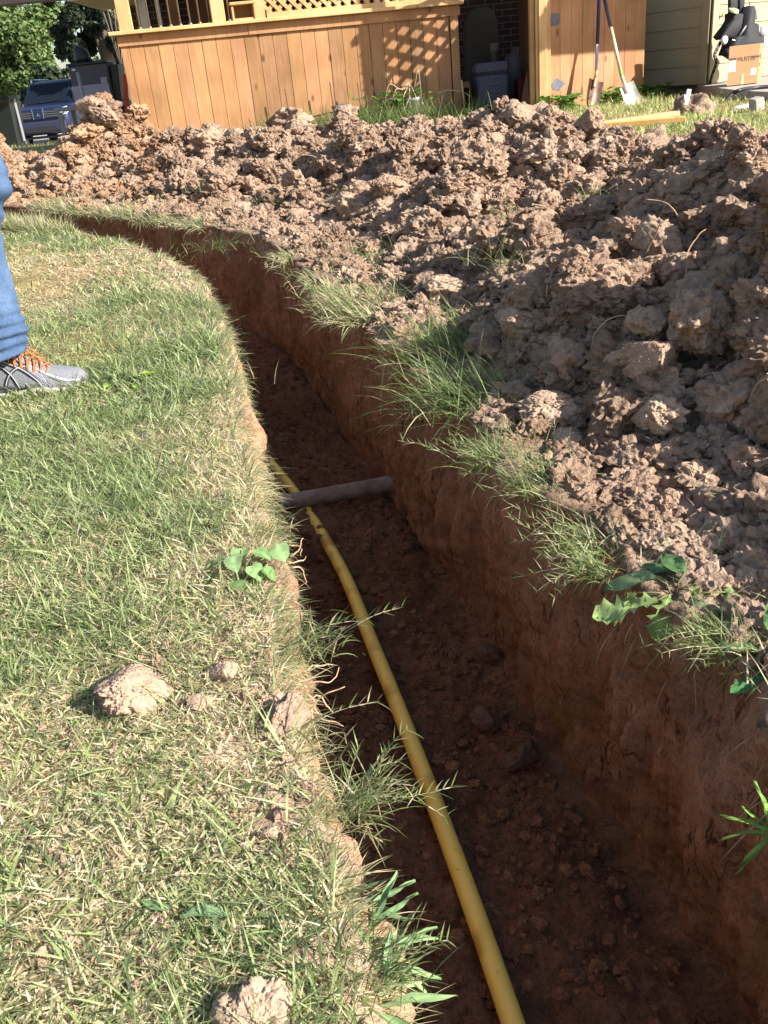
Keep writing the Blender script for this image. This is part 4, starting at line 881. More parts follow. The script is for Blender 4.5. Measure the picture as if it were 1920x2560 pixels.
        for x in xx:
            h_ = np.interp(x, xs[::-1], hw[::-1])+.004; b0 = np.interp(x, xs[::-1], bot[::-1]); tp = .027+.004*math.sin(x*40)
            R.append(np.array([wp(x-.0, y*h_, z) for y, z in ((-1, b0+.003), (-1.03, (b0+tp)/2), (-1, tp), (0, tp), (1, tp), (1.03, (b0+tp)/2), (1, b0+.003), (0, b0))]))
        sl_.rings(R); sl_.build('sole', M['sole'], u)
        def strip(mb, pts, wd, off=.0016):
            C = spline(np.array(pts), 22); P_ = np.array([wp(*(ST(x, a))) for x, a in C]); N = np.array([np.cross(wp(*ST(x+.002, a))-wp(*ST(x-.002, a)), wp(*ST(x, a+.02))-wp(*ST(x, a-.02))) for x, a in C])
            N /= np.linalg.norm(N, axis=1)[:, None]; T_ = np.gradient(P_, axis=0); T_ /= np.linalg.norm(T_, axis=1)[:, None]; S_ = np.cross(N, T_)
            sgn = np.sign(np.sum(N*(P_-wp(-.12, 0, .03)), axis=1))[:, None]; N = N*sgn
            A = P_-S_*wd/2+N*off; B = P_+S_*wd/2+N*off; A2 = P_-S_*wd/2-N*.002; B2 = P_+S_*wd/2-N*.002; mb.rings([np.array(r) for r in zip(A2, A, B, B2)])
        dk = MB(); pl = MB()
        for sd in (0, 1):
            f = (lambda a: a) if sd == 0 else (lambda a: 1-a)
            L1 = [(-.10, f(.04)), (-.115, f(.14)), (-.14, f(.23)), (-.18, f(.28)), (-.24, f(.33))]; L2 = [(-.155, f(.02)), (-.172, f(.14)), (-.20, f(.22)), (-.26, f(.27))]
            L3 = [(-.135, f(.32)), (-.165, f(.18)), (-.19, f(.03))]; L4 = [(-.175, f(.36)), (-.205, f(.2)), (-.235, f(.04))]
            for L_ in (L1, L2, L3, L4): strip(dk, L_, .0095)
            for L_ in (L1, L2, L3, L4): strip(pl, L_, .0020, .0024)
            strip(dk, [(-.10, f(.03)), (-.15, f(.02)), (-.22, f(.03)), (-.28, f(.05))], .006); strip(dk, [(-.165, f(.38)), (-.2, f(.36)), (-.25, f(.37))], .012)
            for q in range(5): strip(pl, [(-.085-.007*q, f(.05+.035*q)), (-.10-.007*q, f(.2+.02*q)), (-.125-.004*q, f(.33))], .0011, .0012)
            strip(pl, [(-.012, f(.08)), (-.04, f(.10)), (-.08, f(.22)), (-.12, f(.36)), (-.15, f(.41))], .006, .0012)
        dk.build('side_stripe', M['shoe_dark'], u); pl.build('trim_line', M['shoe_pale'], u)
        tg = MB(); tg.rings([np.array([wp(x+.0*a_, math.cos(a_)*w_, z+math.sin(a_)*.010) for a_ in np.arange(12)/12*2*math.pi]) for x, z, w_ in ((-.085, .057, .012), (-.11, .070, .02), (-.14, .089, .024), (-.165, .109, .026), (-.182, .128, .024), (-.187, .131, .018))]); tg.build('tongue', M['mesh_fabric'], u)
        tb = MB(); tb.box(wp(-.176, 0, .132), (.005, .034, .011), (ex*.7+np.array([0, 0, -.7]), ey, (ex+np.array([0, 0, 1]))), bev=.001); tb.build('tongue_tab', M['lace'], u)
        lc = MB()
        for q in range(6):
            x0 = -.083-.0145*q; z0 = .062+.0085*q+.0012*q*q*.4; lc.tube(spline([wp(*(ST(x0-.004, .24)))+v3(0, 0, .003), wp(x0-.002, -.018, z0+.006), wp(x0-.008, .0, z0+.012), wp(x0-.014, .018, z0+.010), wp(*ST(x0-.016, .76))], 14), .0019, 7)
            lc.tube(spline([wp(*(ST(x0-.004, .76)))+v3(0, 0, .003), wp(x0-.002, .018, z0+.006), wp(x0-.008, 0, z0+.0145), wp(x0-.014, -.018, z0+.009), wp(*ST(x0-.016, .24))], 14), .0019, 7)
        kx, kz = -.150, .112
        for pts in ([(0, 0, 0), (-.006, -.012, .022), (-.022, -.02, .036), (-.024, -.01, .028), (-.008, .0, .006)], [(0, 0, 0), (.012, .012, .018), (.0, .03, .024), (-.008, .018, .014), (0, 0, .004)], [(0, 0, 0), (.02, -.01, .006), (.04, -.014, -.012), (.062, -.008, -.022)], [(0, 0, 0), (.016, .004, .012), (.03, .012, -.002), (.042, .016, -.016)], [(-.006, -.008, .004), (.008, -.006, .009), (.01, .008, .007), (-.004, .008, .006), (-.006, -.006, .003)]):
            lc.tube(spline([wp(kx+x, y, kz+z) for x, y, z in pts], 22), .0021, 7)
        lc.build('laces', M['lace'], u)
    shoe(toe, .05); shoe(toe+np.array([-.34, .24, 0]), .12)
person()

# ------------------------------------------------------------------ cedar deck wall
M['cedar'] = wood('cedar_boards', (.32, .165, .080), (.42, .235, .122)); M['pine'] = wood('pine_lumber', (.49, .29, .13), (.60, .385, .195)); M['oldwood'] = wood('fence_boards', (.34, .17, .088), (.44, .235, .125))
M['whitepaint'] = plain('white_paint', (.75, .75, .76), .5, var=.05); M['darkmetal'] = plain('dark_metal', (.05, .05, .055), .45, .6); M['steel'] = plain('steel', (.55, .54, .52), .35, .9, var=.15)
M['baluster'] = plain('bronze_baluster', (.22, .17, .13), .4, .5); M['black'] = plain('black_plastic', (.018, .018, .02), .45); M['greyp'] = plain('grey_plastic', (.22, .22, .24), .5)
UP = np.array([0, 0, 1.])
DO = np.array([1.34, 11.0, 0.]); DL = at(337, 300, 10.42); dvec = nrm(np.array([DL[0]-DO[0], DL[1]-DO[1], 0])); DWID = np.hypot(DL[0]-DO[0], DL[1]-DO[1])
dn = np.array([dvec[1], -dvec[0], 0]); dn = dn if dn[1] < 0 else -dn
GZ = .09
def D(u, z, off=0.): return DO+dvec*u+dn*off+np.array([0, 0, z])      # u from right end to left
CAPZ = (at(1125, 6, 11.0)[2]+at(274, 82, 10.42)[2])/2
def deck():
    root = thing('deck_wall', 'orange cedar board wall of the raised deck with cap rail', 'deck wall', None, D(DWID/2, GZ))
    AX = (-dvec, dn, UP); b = MB(); bw = .149; n = int(DWID/bw)+1
    for i in range(n):
        u0 = .10+i*bw; u1 = min(u0+bw-.004, DWID)
        if u1-u0 < .02: break
        c = U(.74, 1.14); b.box(D((u0+u1)/2, (GZ-.1+CAPZ-.1)/2, .0+.0015*(i % 3)), (u1-u0, .018, CAPZ-.1-GZ+.1), AX, (c, c*U(.94, 1.02), c*U(.85, 1.02)), .0025)
    b.build('board_panel', M['cedar'], root)
    k = MB(); k.box(D(DWID/2, .55, -.06), (DWID-.1, .02, 1.3), AX, (.5, .5, .5)); k.build('backing', M['oldwood'], root)
    us = DWID-1.07*1.24
    for u0, u1 in ((-.02, us-.002), (us+.002, DWID+.02)):
        m = MB(); m.box(D((u0+u1)/2, CAPZ-.085, .022+.004*(u0 < 0)), (u1-u0, .022, .10), AX, (U(.95, 1.08),)*3, .003); m.build('fascia_board', M['cedar'], root)
    m = MB(); m.box(D(DWID/2+.02, CAPZ-.015, .03), (DWID+.14, .15, .036), AX, (1.08, 1.1, 1.1), .005); m.build('cap_rail', M['pine'], root)
    for u0, w_ in ((.045, .09),): m = MB(); m.box(D(u0, 1.0, .013), (w_, .03, 2.4), AX, (.98, .98, .98), .003); m.build('corner_trim', M['cedar'], root)
    m = MB(); m.box(D(DWID-.012, .55, -.08), (.02, .16, 1.05), AX, (.9, .9, .9), .002); m.build('end_board', M['cedar'], root)
    def u_at(px):                      # deck coordinate under a photo column at cap height
        P = on_plane(px, 40, D(0, 0), dn); return np.dot(P-DO, dvec)
    for px in (310, 545): m = MB(); m.box(D(u_at(px), CAPZ+.75, -.0), (.14, .14, 1.5), AX, (1, 1.02, 1.02), .006); m.build('post', M['pine'], root)
    for px in (339, 364, 390, 417, 442, 467, 491, 516, 567):
        u = u_at(px+6); m = MB(); m.tube([D(u, CAPZ+.004, 0), D(u, CAPZ+1.0, 0)], .009, 8); m.tube([D(u, CAPZ+.003, 0), D(u, CAPZ+.018, 0), D(u, CAPZ+.03, 0)], [.022, .02, .012], 10); m.build('baluster', M['baluster'], root)
    m = MB(); m.box(D((u_at(310)+u_at(600))/2, CAPZ+1.02, 0), (u_at(300)-u_at(600), .09, .04), AX, (1, 1, 1)); m.build('hand_rail', M['pine'], root)
    ur, ul = u_at(1130), u_at(642); m = MB()
    for u in (ur+.06, ul-.03): m.box(D(u, CAPZ+.6, .02), (.11, .05, 1.2), AX, (1, 1, 1), .003)
    m.box(D((ur+ul)/2, CAPZ+.028, .021), (ul-ur-.2, .045, .05), AX, (1.03, 1.03, 1.03), .003); m.box(D((ur+ul)/2, CAPZ+1.2, .02), (ul-ur+.1, .06, .09), AX)
    m.build('lattice_frame', M['pine'], root); m = MB(); w0 = ur+.115; w1 = ul-.085; H = 1.1
    for fam in (0, 1):
        s0 = -H
        while s0 < (w1-w0):
            a = max(0, -s0); b_ = min(H, (w1-w0)-s0)
            if b_-a > .05:
                p0 = D(w0+s0+a, CAPZ+.05+(a if fam == 0 else H-a), .012-.009*fam); p1 = D(w0+s0+b_, CAPZ+.05+(b_ if fam == 0 else H-b_), .012-.009*fam); c = U(.92, 1.1)
                m.bar(p0, p1, .036, .008, np.cross(dn, p1-p0), (c, c, c))
            s0 += .105
    m.build('lattice_panel', M['pine'], root)
    # box standing on the rail
    P = D(u_at(610), CAPZ+.006, -.02); bx = thing('planter_box', 'small open wooden box on the deck rail', 'planter box', None, P); o = MB(); w_ = .24
    o.box(P+UP*.01-dn*.06, (w_, .22, .018), AX); o.box(P+UP*.155-dn*.06, (w_+.03, .26, .026), AX, bev=.003)
    for sg in (-1, 1): o.box(P+UP*.08-dn*.06+dvec*sg*(w_/2-.01), (.02, .22, .125), AX)
    o.box(P+UP*.08-dn*.16, (w_-.04, .015, .125), AX, (.7, .7, .7)); o.build('box', M['pine'], bx)
    Pc = D(u_at(1100), CAPZ+.004, .01); o = MB(); o.tube([Pc, Pc+UP*.012, Pc+UP*.06, Pc+UP*.065], [.03, .034, .04, .036], 14); tag(o.build('red_cup', plain('red_plastic', (.5, .02, .02), .4), None, Pc), 'red cup standing on the deck rail under the lattice', 'cup')
    return root, u_at
_, u_at = deck()

# ------------------------------------------------------------------ brick house behind the deck, unseen patio roof added for shade
def brickmat():
    m, t, b = newmat('red_brick'); c = t.nodes.new('ShaderNodeTexCoord'); mp = t.nodes.new('ShaderNodeMapping'); mp.inputs['Rotation'].default_value = (math.pi/2, 0, 0); t.links.new(c.outputs['Object'], mp.inputs[0])
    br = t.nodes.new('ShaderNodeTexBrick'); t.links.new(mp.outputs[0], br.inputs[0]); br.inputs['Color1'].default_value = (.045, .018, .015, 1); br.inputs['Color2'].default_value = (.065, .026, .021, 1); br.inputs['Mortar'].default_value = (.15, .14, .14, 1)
    br.inputs['Scale'].default_value = 1; br.inputs['Brick Width'].default_value = .22; br.inputs['Row Height'].default_value = .075; br.inputs['Mortar Size'].default_value = .006
    t.links.new(br.outputs[0], b.inputs['Base Color']); b.inputs['Roughness'].default_value = .9; bump(t, b, br.outputs[1], .3, -.01); return m
M['brick'] = brickmat(); M['soffit'] = plain('beige_soffit', (.55, .47, .36), .7, var=.06); M['shingle'] = plain('roof_shingle', (.10, .09, .085), .95, var=.4, scale=60)
def house():
    HY = 13.2; root = thing('brick_house', 'red brick house wall in shade behind the deck', 'house', None, (0, HY, GZ))
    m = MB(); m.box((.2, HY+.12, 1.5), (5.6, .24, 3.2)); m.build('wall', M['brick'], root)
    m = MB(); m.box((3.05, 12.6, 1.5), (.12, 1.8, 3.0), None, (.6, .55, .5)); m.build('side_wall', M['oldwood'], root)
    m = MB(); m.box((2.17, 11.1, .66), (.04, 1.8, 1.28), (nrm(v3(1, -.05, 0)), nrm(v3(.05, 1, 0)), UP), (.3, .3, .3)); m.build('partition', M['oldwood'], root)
    m = MB(); m.box((1.72, 11.2, 2.05), (.85, .1, 1.1)); m.build('shade_header', M['oldwood'], root); m = MB(); m.box((-.05, 12.1, 2.75), (5.0, 2.6, .12)); m.box((-.05, 12.2, 2.95), (5.2, 3.0, .16)); m.build('shade_roof', M['soffit'], root)  # header and porch roof are out of view, added to darken the doorway
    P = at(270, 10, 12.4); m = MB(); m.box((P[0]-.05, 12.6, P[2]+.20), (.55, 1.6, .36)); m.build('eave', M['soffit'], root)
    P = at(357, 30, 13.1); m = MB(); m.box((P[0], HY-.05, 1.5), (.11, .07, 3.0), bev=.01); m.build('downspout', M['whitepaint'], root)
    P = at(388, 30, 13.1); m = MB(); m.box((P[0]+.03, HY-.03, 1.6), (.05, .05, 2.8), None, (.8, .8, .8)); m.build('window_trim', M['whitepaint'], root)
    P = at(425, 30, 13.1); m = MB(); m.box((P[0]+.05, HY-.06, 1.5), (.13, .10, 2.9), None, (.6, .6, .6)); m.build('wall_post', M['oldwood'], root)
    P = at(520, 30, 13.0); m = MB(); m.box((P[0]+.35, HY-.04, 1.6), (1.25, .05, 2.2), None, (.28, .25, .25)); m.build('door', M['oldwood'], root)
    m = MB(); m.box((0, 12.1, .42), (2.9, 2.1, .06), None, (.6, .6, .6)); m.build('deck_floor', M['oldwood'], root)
    # doorway between deck and gate post
    sx = v3(0, 0, 0); step = at(1200, 300, 11.3)
    m = MB(); m.box((1.9, 11.5, .06), (1.1, .9, .12), None, (.7, .7, .7), .01); o = m.build('wooden_step', M['oldwood']); tag(o, 'low grey wooden step in the dark doorway', 'step')
house()
def clutter():
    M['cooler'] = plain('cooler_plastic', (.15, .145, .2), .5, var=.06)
    z0 = .125; P = at(1230, 285, 11.55); P[2] = z0; c = thing('cooler', 'pale lilac drinks cooler in the dark doorway', 'cooler', None, P)
    m = MB(); m.box(P+v3(0, 0, .19), (.37, .36, .36), bev=.03); m.build('body', M['cooler'], c); m = MB(); m.box(P+v3(0, 0, .435), (.39, .38, .12), bev=.03); m.build('lid', M['cooler'], c)
    m = MB()
    for z in (.34, .27, .19): m.box(P+v3(.02, -.183, z), (.13, .02, .018), bev=.004)
    m.build('latch', M['greyp'], c)
    P = at(1205, 180, 12.5); P[2] = .1; m = MB(); R = []
    for z, rx in ((0, .22), (.3, .225), (.7, .22), (.95, .21), (1.08, .17), (1.13, .08)): a = np.arange(28)/28*2*math.pi; R.append(np.stack([P[0]+np.sign(np.cos(a))*np.abs(np.cos(a))**.6*rx, P[1]+np.sign(np.sin(a))*np.abs(np.sin(a))**.6*.15, np.full(28, P[2]+z)], 1))
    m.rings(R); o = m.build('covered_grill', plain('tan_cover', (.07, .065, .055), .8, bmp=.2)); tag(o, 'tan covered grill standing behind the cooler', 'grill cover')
    P = at(1238, 170, 12.0); P[2] = .1; m = MB(); m.tube([P, P+UP*.62, P+UP*.63, P+UP*.72], [.04, .04, .055, .055], 14); o = m.build('plastic_pipe', plain('cream_pipe', (.2, .18, .14), .5)); tag(o, 'upright cream plastic pipe behind the cooler', 'pipe')
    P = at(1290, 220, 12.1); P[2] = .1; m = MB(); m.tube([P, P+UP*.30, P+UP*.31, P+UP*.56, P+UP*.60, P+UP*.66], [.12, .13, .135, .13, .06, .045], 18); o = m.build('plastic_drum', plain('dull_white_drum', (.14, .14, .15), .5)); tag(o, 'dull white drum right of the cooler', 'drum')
    P = at(1318, 262, 11.5); P[2] = .11; m = MB(); m.box(P+UP*.16, (.25, .3, .3), bev=.02); o = m.build('red_crate', plain('red_crate', (.09, .015, .015), .5)); tag(o, 'dark red crate low behind the gate post', 'crate')
    A = at(1310, 290, 11.2); m = MB(); m.bar(v3(A[0], A[1], .1), v3(A[0]+.2, A[1]+.3, .75), .09, .02, (1, 0, 0)); o = m.build('loose_board', M['oldwood']); tag(o, 'board leaning inside the doorway beside the post', 'board')
clutter()

# ------------------------------------------------------------------ gate post, fence, lattice screen
PO = v3(2.03, 10.08, 0); fd = nrm(v3(.82, .57, 0)); fn = v3(fd[1], -fd[0], 0)
def Fp(a, z, off=0.): return PO+fd*a+fn*off+UP*z
def fence():
    root = thing('gate_post', 'pale pine gate post with trim boards beside the dark doorway', 'post', None, PO+UP*GZ); AX = (v3(1, 0, 0), v3(0, -1, 0), UP)
    m = MB(); m.box(PO+v3(-.055, .02, 1.45), (.045, .09, 2.9), AX, (.8, .78, .74), .003); m.box(PO+v3(-.013, .0, 1.45), (.03, .10, 2.9), AX, (1.05, 1.05, 1.05), .003); m.build('side_trim', M['pine'], root)
    m = MB(); m.box(PO+v3(.045, -.02, 1.45), (.085, .09, 2.9), AX, (1.12, 1.15, 1.15), .004); m.build('post', M['pine'], root)
    m = MB(); m.box(PO+v3(.11, .01, 1.4), (.04, .06, 2.8), AX, (1, 1, 1), .003); m.build('trim_board', M['pine'], root)
    m = MB(); m.box(PO+v3(.06, -.075, 1.33), (.13, .02, .20), AX, (1.1, 1.1, 1.1), .003); m.build('top_bracket', M['pine'], root)
    fr = thing('board_fence', 'short cedar board fence panel with shovels leaning on it', 'fence', None, Fp(.9, GZ)); AX = (fd, fn, UP); m = MB(); bw = .172; a = .15; i = 0
    while a < 1.62:
        c = U(.88, 1.1); m.box(Fp(a+bw/2, .69, .001*(i % 2)), (bw-.003, .018, 1.24), AX, (c, c*U(.95, 1.02), c*U(.9, 1.02)), .002); a += bw; i += 1
    m.build('board_panel', M['oldwood'], fr)
    m = MB(); m.box(Fp(.9, 1.27, .02), (1.46, .02, .11), AX, (1.05, 1.05, 1), .003); m.build('top_rail', M['cedar'], fr)
    pm = plain('worn_grey_patch', (.12, .115, .14), .9, var=.35, scale=40)
    for a0, z0, w_, h_ in ((.29, 1.22, .26, .16), (.24, .95, .16, .12), (.28, .35, .22, .12)):
        m = MB(); n = 22; th = np.arange(n)/n*2*math.pi; r = 1+.35*fbm(np.stack([np.cos(th)*1.5, np.sin(th)*1.5, np.full(n, z0*9)], 1), 3, 400); V = [Fp(a0+math.cos(t)*w_/2*q, z0+math.sin(t)*h_/2*q, .0125+(.022 if z0 > 1.2 else 0)) for t, q in zip(th, r)]
        m.add(V, [tuple(range(n))]); m.build('bare_patch', pm, fr)
    ZL = 1.37; ls = thing('lattice_screen', 'lattice screen above the fence, mostly out of the frame', 'lattice', None, Fp(.5, 1.8)); m = MB(); w0, w1, H = -.06, .70, .74; zb = ZL
    for fam in (0, 1):
        s0 = -H
        while s0 < w1-w0:
            a_ = max(0, -s0); b_ = min(H, w1-w0-s0)
            if b_-a_ > .03: m.bar(Fp(w0+s0+a_, zb+(a_ if fam == 0 else H-a_), .004-.009*fam), Fp(w0+s0+b_, zb+(b_ if fam == 0 else H-b_), .004-.009*fam), .05, .008, np.cross(fn, fd+UP*(1 if fam == 0 else -1)))
            s0 += .17
    m.build('slats', M['pine'], ls); m = MB(); m.box(Fp((w0+w1)/2, zb, 0), (w1-w0+.1, .06, .06), AX); m.box(Fp((w0+w1)/2, zb+H, 0), (w1-w0+.1, .06, .06), AX); m.box(Fp(w1+.02, zb+H/2, 0), (.06, .06, H), AX); m.build('frame', M['pine'], ls)
fence()
def shovel(kind, tip, pA, pB, label):
    """tip on the grass, pA a photo pixel the shaft passes above the blade, pB one at the frame top where it nears the fence"""
    root = thing('shovel', label, 'shovel', 'shovels leaning on the fence', tip)
    top = on_plane(pB[0], pB[1], Fp(0, 0, .16), fn); ot = np.dot(tip-Fp(0, 0), fn); sock = on_plane(pA[0], pA[1], Fp(0, 0, ot+(.16-ot)*.22), fn)
    d = nrm(top-sock); end = sock+d*1.12
    bl = nrm(sock-tip); x = nrm(np.cross(bl, fn)); n_ = np.cross(x, bl); n_ = n_ if n_[1] < 0 else -n_
    m = MB(); L = .29; prof = [(0, .005), (.06, .045), (.16, .085), (.3, .105), (.6, .112), (.95, .112), (1, .105)] if kind == 'round' else [(0, .118), (.05, .122), (.3, .12), (.7, .112), (1, .108)]
    Rr = []
    for t, h in prof:
        row = []
        for k_ in np.linspace(-1, 1, 13): row.append(tip+bl*L*t+x*h*k_-n_*(.030*(1-k_*k_))+n_*(.012*math.exp(-((k_)/.18)**2)*t)+n_*.02*(abs(k_)**4))
        Rr.append(np.array(row))
    V = np.concatenate(Rr); V2 = V-n_*.003; nn = 13; F = [(i*nn+j, i*nn+j+1, (i+1)*nn+j+1, (i+1)*nn+j) for i in range(len(Rr)-1) for j in range(nn-1)]; m.add(V, F, smooth=True); m.add(V2, [f[::-1] for f in F], smooth=True)
    m.build('blade', plain('rusty_blade' if kind == 'round' else 'worn_blade', (.20, .12, .09) if kind == 'round' else (.62, .58, .55), .45, .55, var=.35, scale=14), root)
    b0 = tip+bl*L*.72-n_*.005; m = MB(); m.tube(spline([b0, tip+bl*(L+.01)-n_*.004, sock], 14), np.linspace(.016, .02, 14), 10); m.build('socket', plain('socket_steel', (.42, .30, .2) if kind == 'round' else (.6, .55, .48), .5, .3), root)
    segs = [(0, .05, (.70, .52, .2)), (.05, .3, (.45, .43, .48)), (.3, 1.12, (.028, .03, .09))] if kind == 'round' else [(0, .035, (.25, .5, .05)), (.035, .52, (.62, .50, .30)), (.52, .92, (.07, .065, .085)), (.92, .97, (.2, .42, .05)), (.97, 1.12, (.07, .065, .085))]
    for a, b, c in segs: m = MB(); m.tube([sock+d*a, sock+d*b], .0185, 12); m.build('handle', plain('shaft_paint', c, .5, var=.25, scale=20), root)
shovel('round', np.array(at(1476, 272, 10.15)), (1490, 190), (1498, -8), 'rusty round point shovel with a dark blue handle, left of the two')
shovel('square', np.array(at(1590, 281, 10.0)), (1554, 190), (1510, -8), 'square shovel with a bright blade and green ringed handle, right of the two')

# ------------------------------------------------------------------ shed, slab
M['siding'] = plain('cream_siding', (.37, .315, .20), .7, var=.05, scale=8); M['concrete'] = plain('concrete', (.36, .32, .285), .9, var=.18, scale=12, bmp=.3)
SC0 = on_plane(1767, 210, v3(0, 0, .18), UP); sb = nrm(v3(-.57, .82, 0)); sd_ = nrm(v3(.84, .54, 0)); sn = v3(sd_[1], -sd_[0], 0); ln = v3(-sb[1], sb[0], 0)
def shed():
    root = thing('shed', 'cream lap sided shed on a concrete slab at the right edge', 'shed', None, SC0)
    for nm, dv, nv, L in (('front_wall', sd_, sn, 3.0), ('side_wall', sb, ln, 1.9)):
        m = MB(); z = .0; ex = .195
        m.box(SC0+dv*(L/2+.02)-nv*.04+UP*1.25, (L, .05, 2.5), (dv, np.cross(UP, dv), UP), (.8, .8, .8))
        while z < 2.5:
            lo = SC0+UP*z; V = [lo+nv*.016, lo+dv*L+nv*.016, lo+dv*L+UP*ex+nv*.004, lo+UP*ex+nv*.004, lo-nv*.012, lo+dv*L-nv*.012]; c = U(.95, 1.04)
            m.add(V, [(0, 1, 2, 3), (4, 5, 1, 0)] if nm == 'front_wall' else [(3, 2, 1, 0), (0, 1, 5, 4)], (c, c, c)); z += ex
        m.build(nm, M['siding'], root)
    m = MB(); m.box(SC0+sd_*.045+sn*.022+UP*1.25, (.10, .02, 2.5), (sd_, sn, UP), (1.03, 1.03, 1.03), .002); m.box(SC0+sb*.045+ln*.022+UP*1.25, (.09, .02, 2.5), (sb, ln, UP), (1, 1, 1), .002); m.build('corner_board', M['siding'], root)
    m = MB(); m.box(SC0+sd_*1.5+sn*.012-UP*.012, (3.0, .03, .03), (sd_, sn, UP), (.2, .18, .16)); m.box(SC0+sb*.9+ln*.012-UP*.012, (1.9, .03, .03), (sb, ln, UP), (.2, .18, .16)); m.build('base_flashing', M['oldwood'], root)
    c = SC0+sd_*1.80+sn*.22+UP*2.45; m = MB(); m.box(c, (5.1, 3.55, .12), (sd_, sn, UP)); m.build('roof', M['shingle'], root)
    m = MB(); m.box(SC0+sd_*.3+sn*2.16+UP*2.44, (2.1, .34, .1), (sd_, sn, UP)); m.build('shade_eave', M['whitepaint'], root)  # unseen eave strip added to drop shade on the upper fence
    e = [on_plane(x, y, v3(0, 0, .175), UP) for x, y in ((1733, 211.5), (1851, 226.5), (1935, 230))]
    q = e[2]+(e[2]-e[1])*3; bk = SC0+sb*2.2; bk2 = bk+sd_*4.5
    top = np.array([e[0], e[1], e[2], q, bk2+sn*0, bk-ln*-.12]); top[:, 2] = .175; bot = top.copy(); bot[:, 2] = -.1; n = len(top)
    m = MB(); m.add(np.vstack([top, bot]), [tuple(range(n))]+[(i, i+n, (i+1) % n+n, (i+1) % n) for i in range(n)]); m.build('slab', M['concrete'], root)
    bd = MB(); a = on_plane(1803, 40, SC0+sn*.02, sn); bd.tube([a-sd_*.03, a+sd_*.02+UP*.01], .008, 8); bd.tube([a+sd_*.02-UP*.005, a+sd_*.03+UP*.03], .006, 8); bd.tube([a, a+sn*.03], .009, 8); bd.build('hose_bib', plain('brass', (.45, .3, .1), .4, .7), root)
shed()
def text(body, P, xdir, up, size, mat, parent, name='lettering'):
    cu = bpy.data.curves.new(name, 'FONT'); cu.body = body; cu.size = size; cu.extrude = .0006; tmp = bpy.data.objects.new(name, cu); COL.objects.link(tmp)
    dg = bpy.context.evaluated_depsgraph_get(); me = bpy.data.meshes.new_from_object(tmp.evaluated_get(dg)); bpy.data.objects.remove(tmp)
    me.materials.clear(); me.materials.append(mat); x = nrm(np.array(xdir)); u = np.array(up)-x*np.dot(up, x); u = nrm(u); z = np.cross(x, u); P = np.array(P)-np.array(parent.location)
    me.transform(Matrix(((x[0], u[0], z[0], P[0]), (x[1], u[1], z[1], P[1]), (x[2], u[2], z[2], P[2]), (0, 0, 0, 1)))); return link(name, me, parent)
def box():
    A = on_plane(1817, 215.5, v3(0, 0, .182), UP); B = at(1891, 217.5, A[1]+.05); B[2] = A[2]; ex = nrm(B-A); L1 = np.linalg.norm(B-A); ey = v3(-ex[1], ex[0], 0); ey = nrm(ey*.75+ex*.0)
    H = L1*1.08; ey = nrm(v3(-ex[1], ex[0], 0)*.8+ex*.6); W2 = L1*1.25
    root = thing('cardboard_box', 'brown cardboard box with printed lettering on the slab', 'box', None, (A+B)/2); P4 = [A, B, B+ey*W2, A+ey*W2]; m = MB(); V = [p+UP*.002 for p in P4]+[p+UP*H for p in P4]
    m.add(V, [(0, 1, 5, 4), (1, 2, 6, 5), (2, 3, 7, 6), (3, 0, 4, 7), (4, 5, 6, 7)]); cb = plain('cardboard', (.36, .205, .10), .85, var=.1); m.build('carton', cb, root)
    nf = nrm(np.cross(ex, UP)); nf = nf if nf[1] < 0 else -nf; ns = nrm(np.cross(ey, UP)); ns = ns if ns@ex > 0 else -ns
    ink = plain('box_ink', (.10, .06, .045), .8); wl = plain('paper_label', (.72, .70, .72), .7, var=.05)
    m = MB(); F = lambda u, v, o=.0015: A+ex*u*L1+UP*(v*H+.002)+nf*o
    m.add([F(.02, .645), F(.25, .645), F(.25, .70), F(.02, .70)], [(0, 1, 2, 3)]); m.add([F(.74, .655), F(.995, .655), F(.995, .70), F(.74, .70)], [(0, 1, 2, 3)]); S = lambda u, v, o=.0015: B+ey*u*W2+UP*(v*H+.002)+ns*o
    m.add([S(.01, .655), S(.24, .655), S(.24, .70), S(.01, .70)], [(0, 1, 2, 3)]); m.build('printed_band', ink, root)
    text('MUSTEE', F(.29, .60), ex, UP, H*.155, ink, root); text('M', S(.3, .60), ey, UP, H*.2, ink, root); text('24" x', S(.12, .42), ey, UP, H*.13, ink, root)
    m = MB(); m.add([F(.01, .35, .002), F(.24, .35, .002), F(.24, .63, .002), F(.01, .63, .002)], [(0, 1, 2, 3)]); m.add([F(.76, .22, .002), F(.94, .22, .002), F(.94, .39, .002), F(.76, .39, .002)], [(0, 1, 2, 3)]); m.build('paper_label', wl, root)
    m = MB()
    for k_ in range(6): m.add([F(.03, .40+.035*k_, .003), F(.20-.02*(k_ % 3), .40+.035*k_, .003), F(.20-.02*(k_ % 3), .412+.035*k_, .003), F(.03, .412+.035*k_, .003)], [(0, 1, 2, 3)])
    m.build('label_print', ink, root); m = MB(); m.add([F(.44, .0, .0025), F(.56, .0, .0025), F(.54, .27, .0025), F(.46, .27, .0025)], [(0, 1, 2, 3)]); m.build('tape', plain('packing_tape', (.55, .37, .2), .4), root)
    return A, B, ex, H
BA, BB, BEX, BH = box()
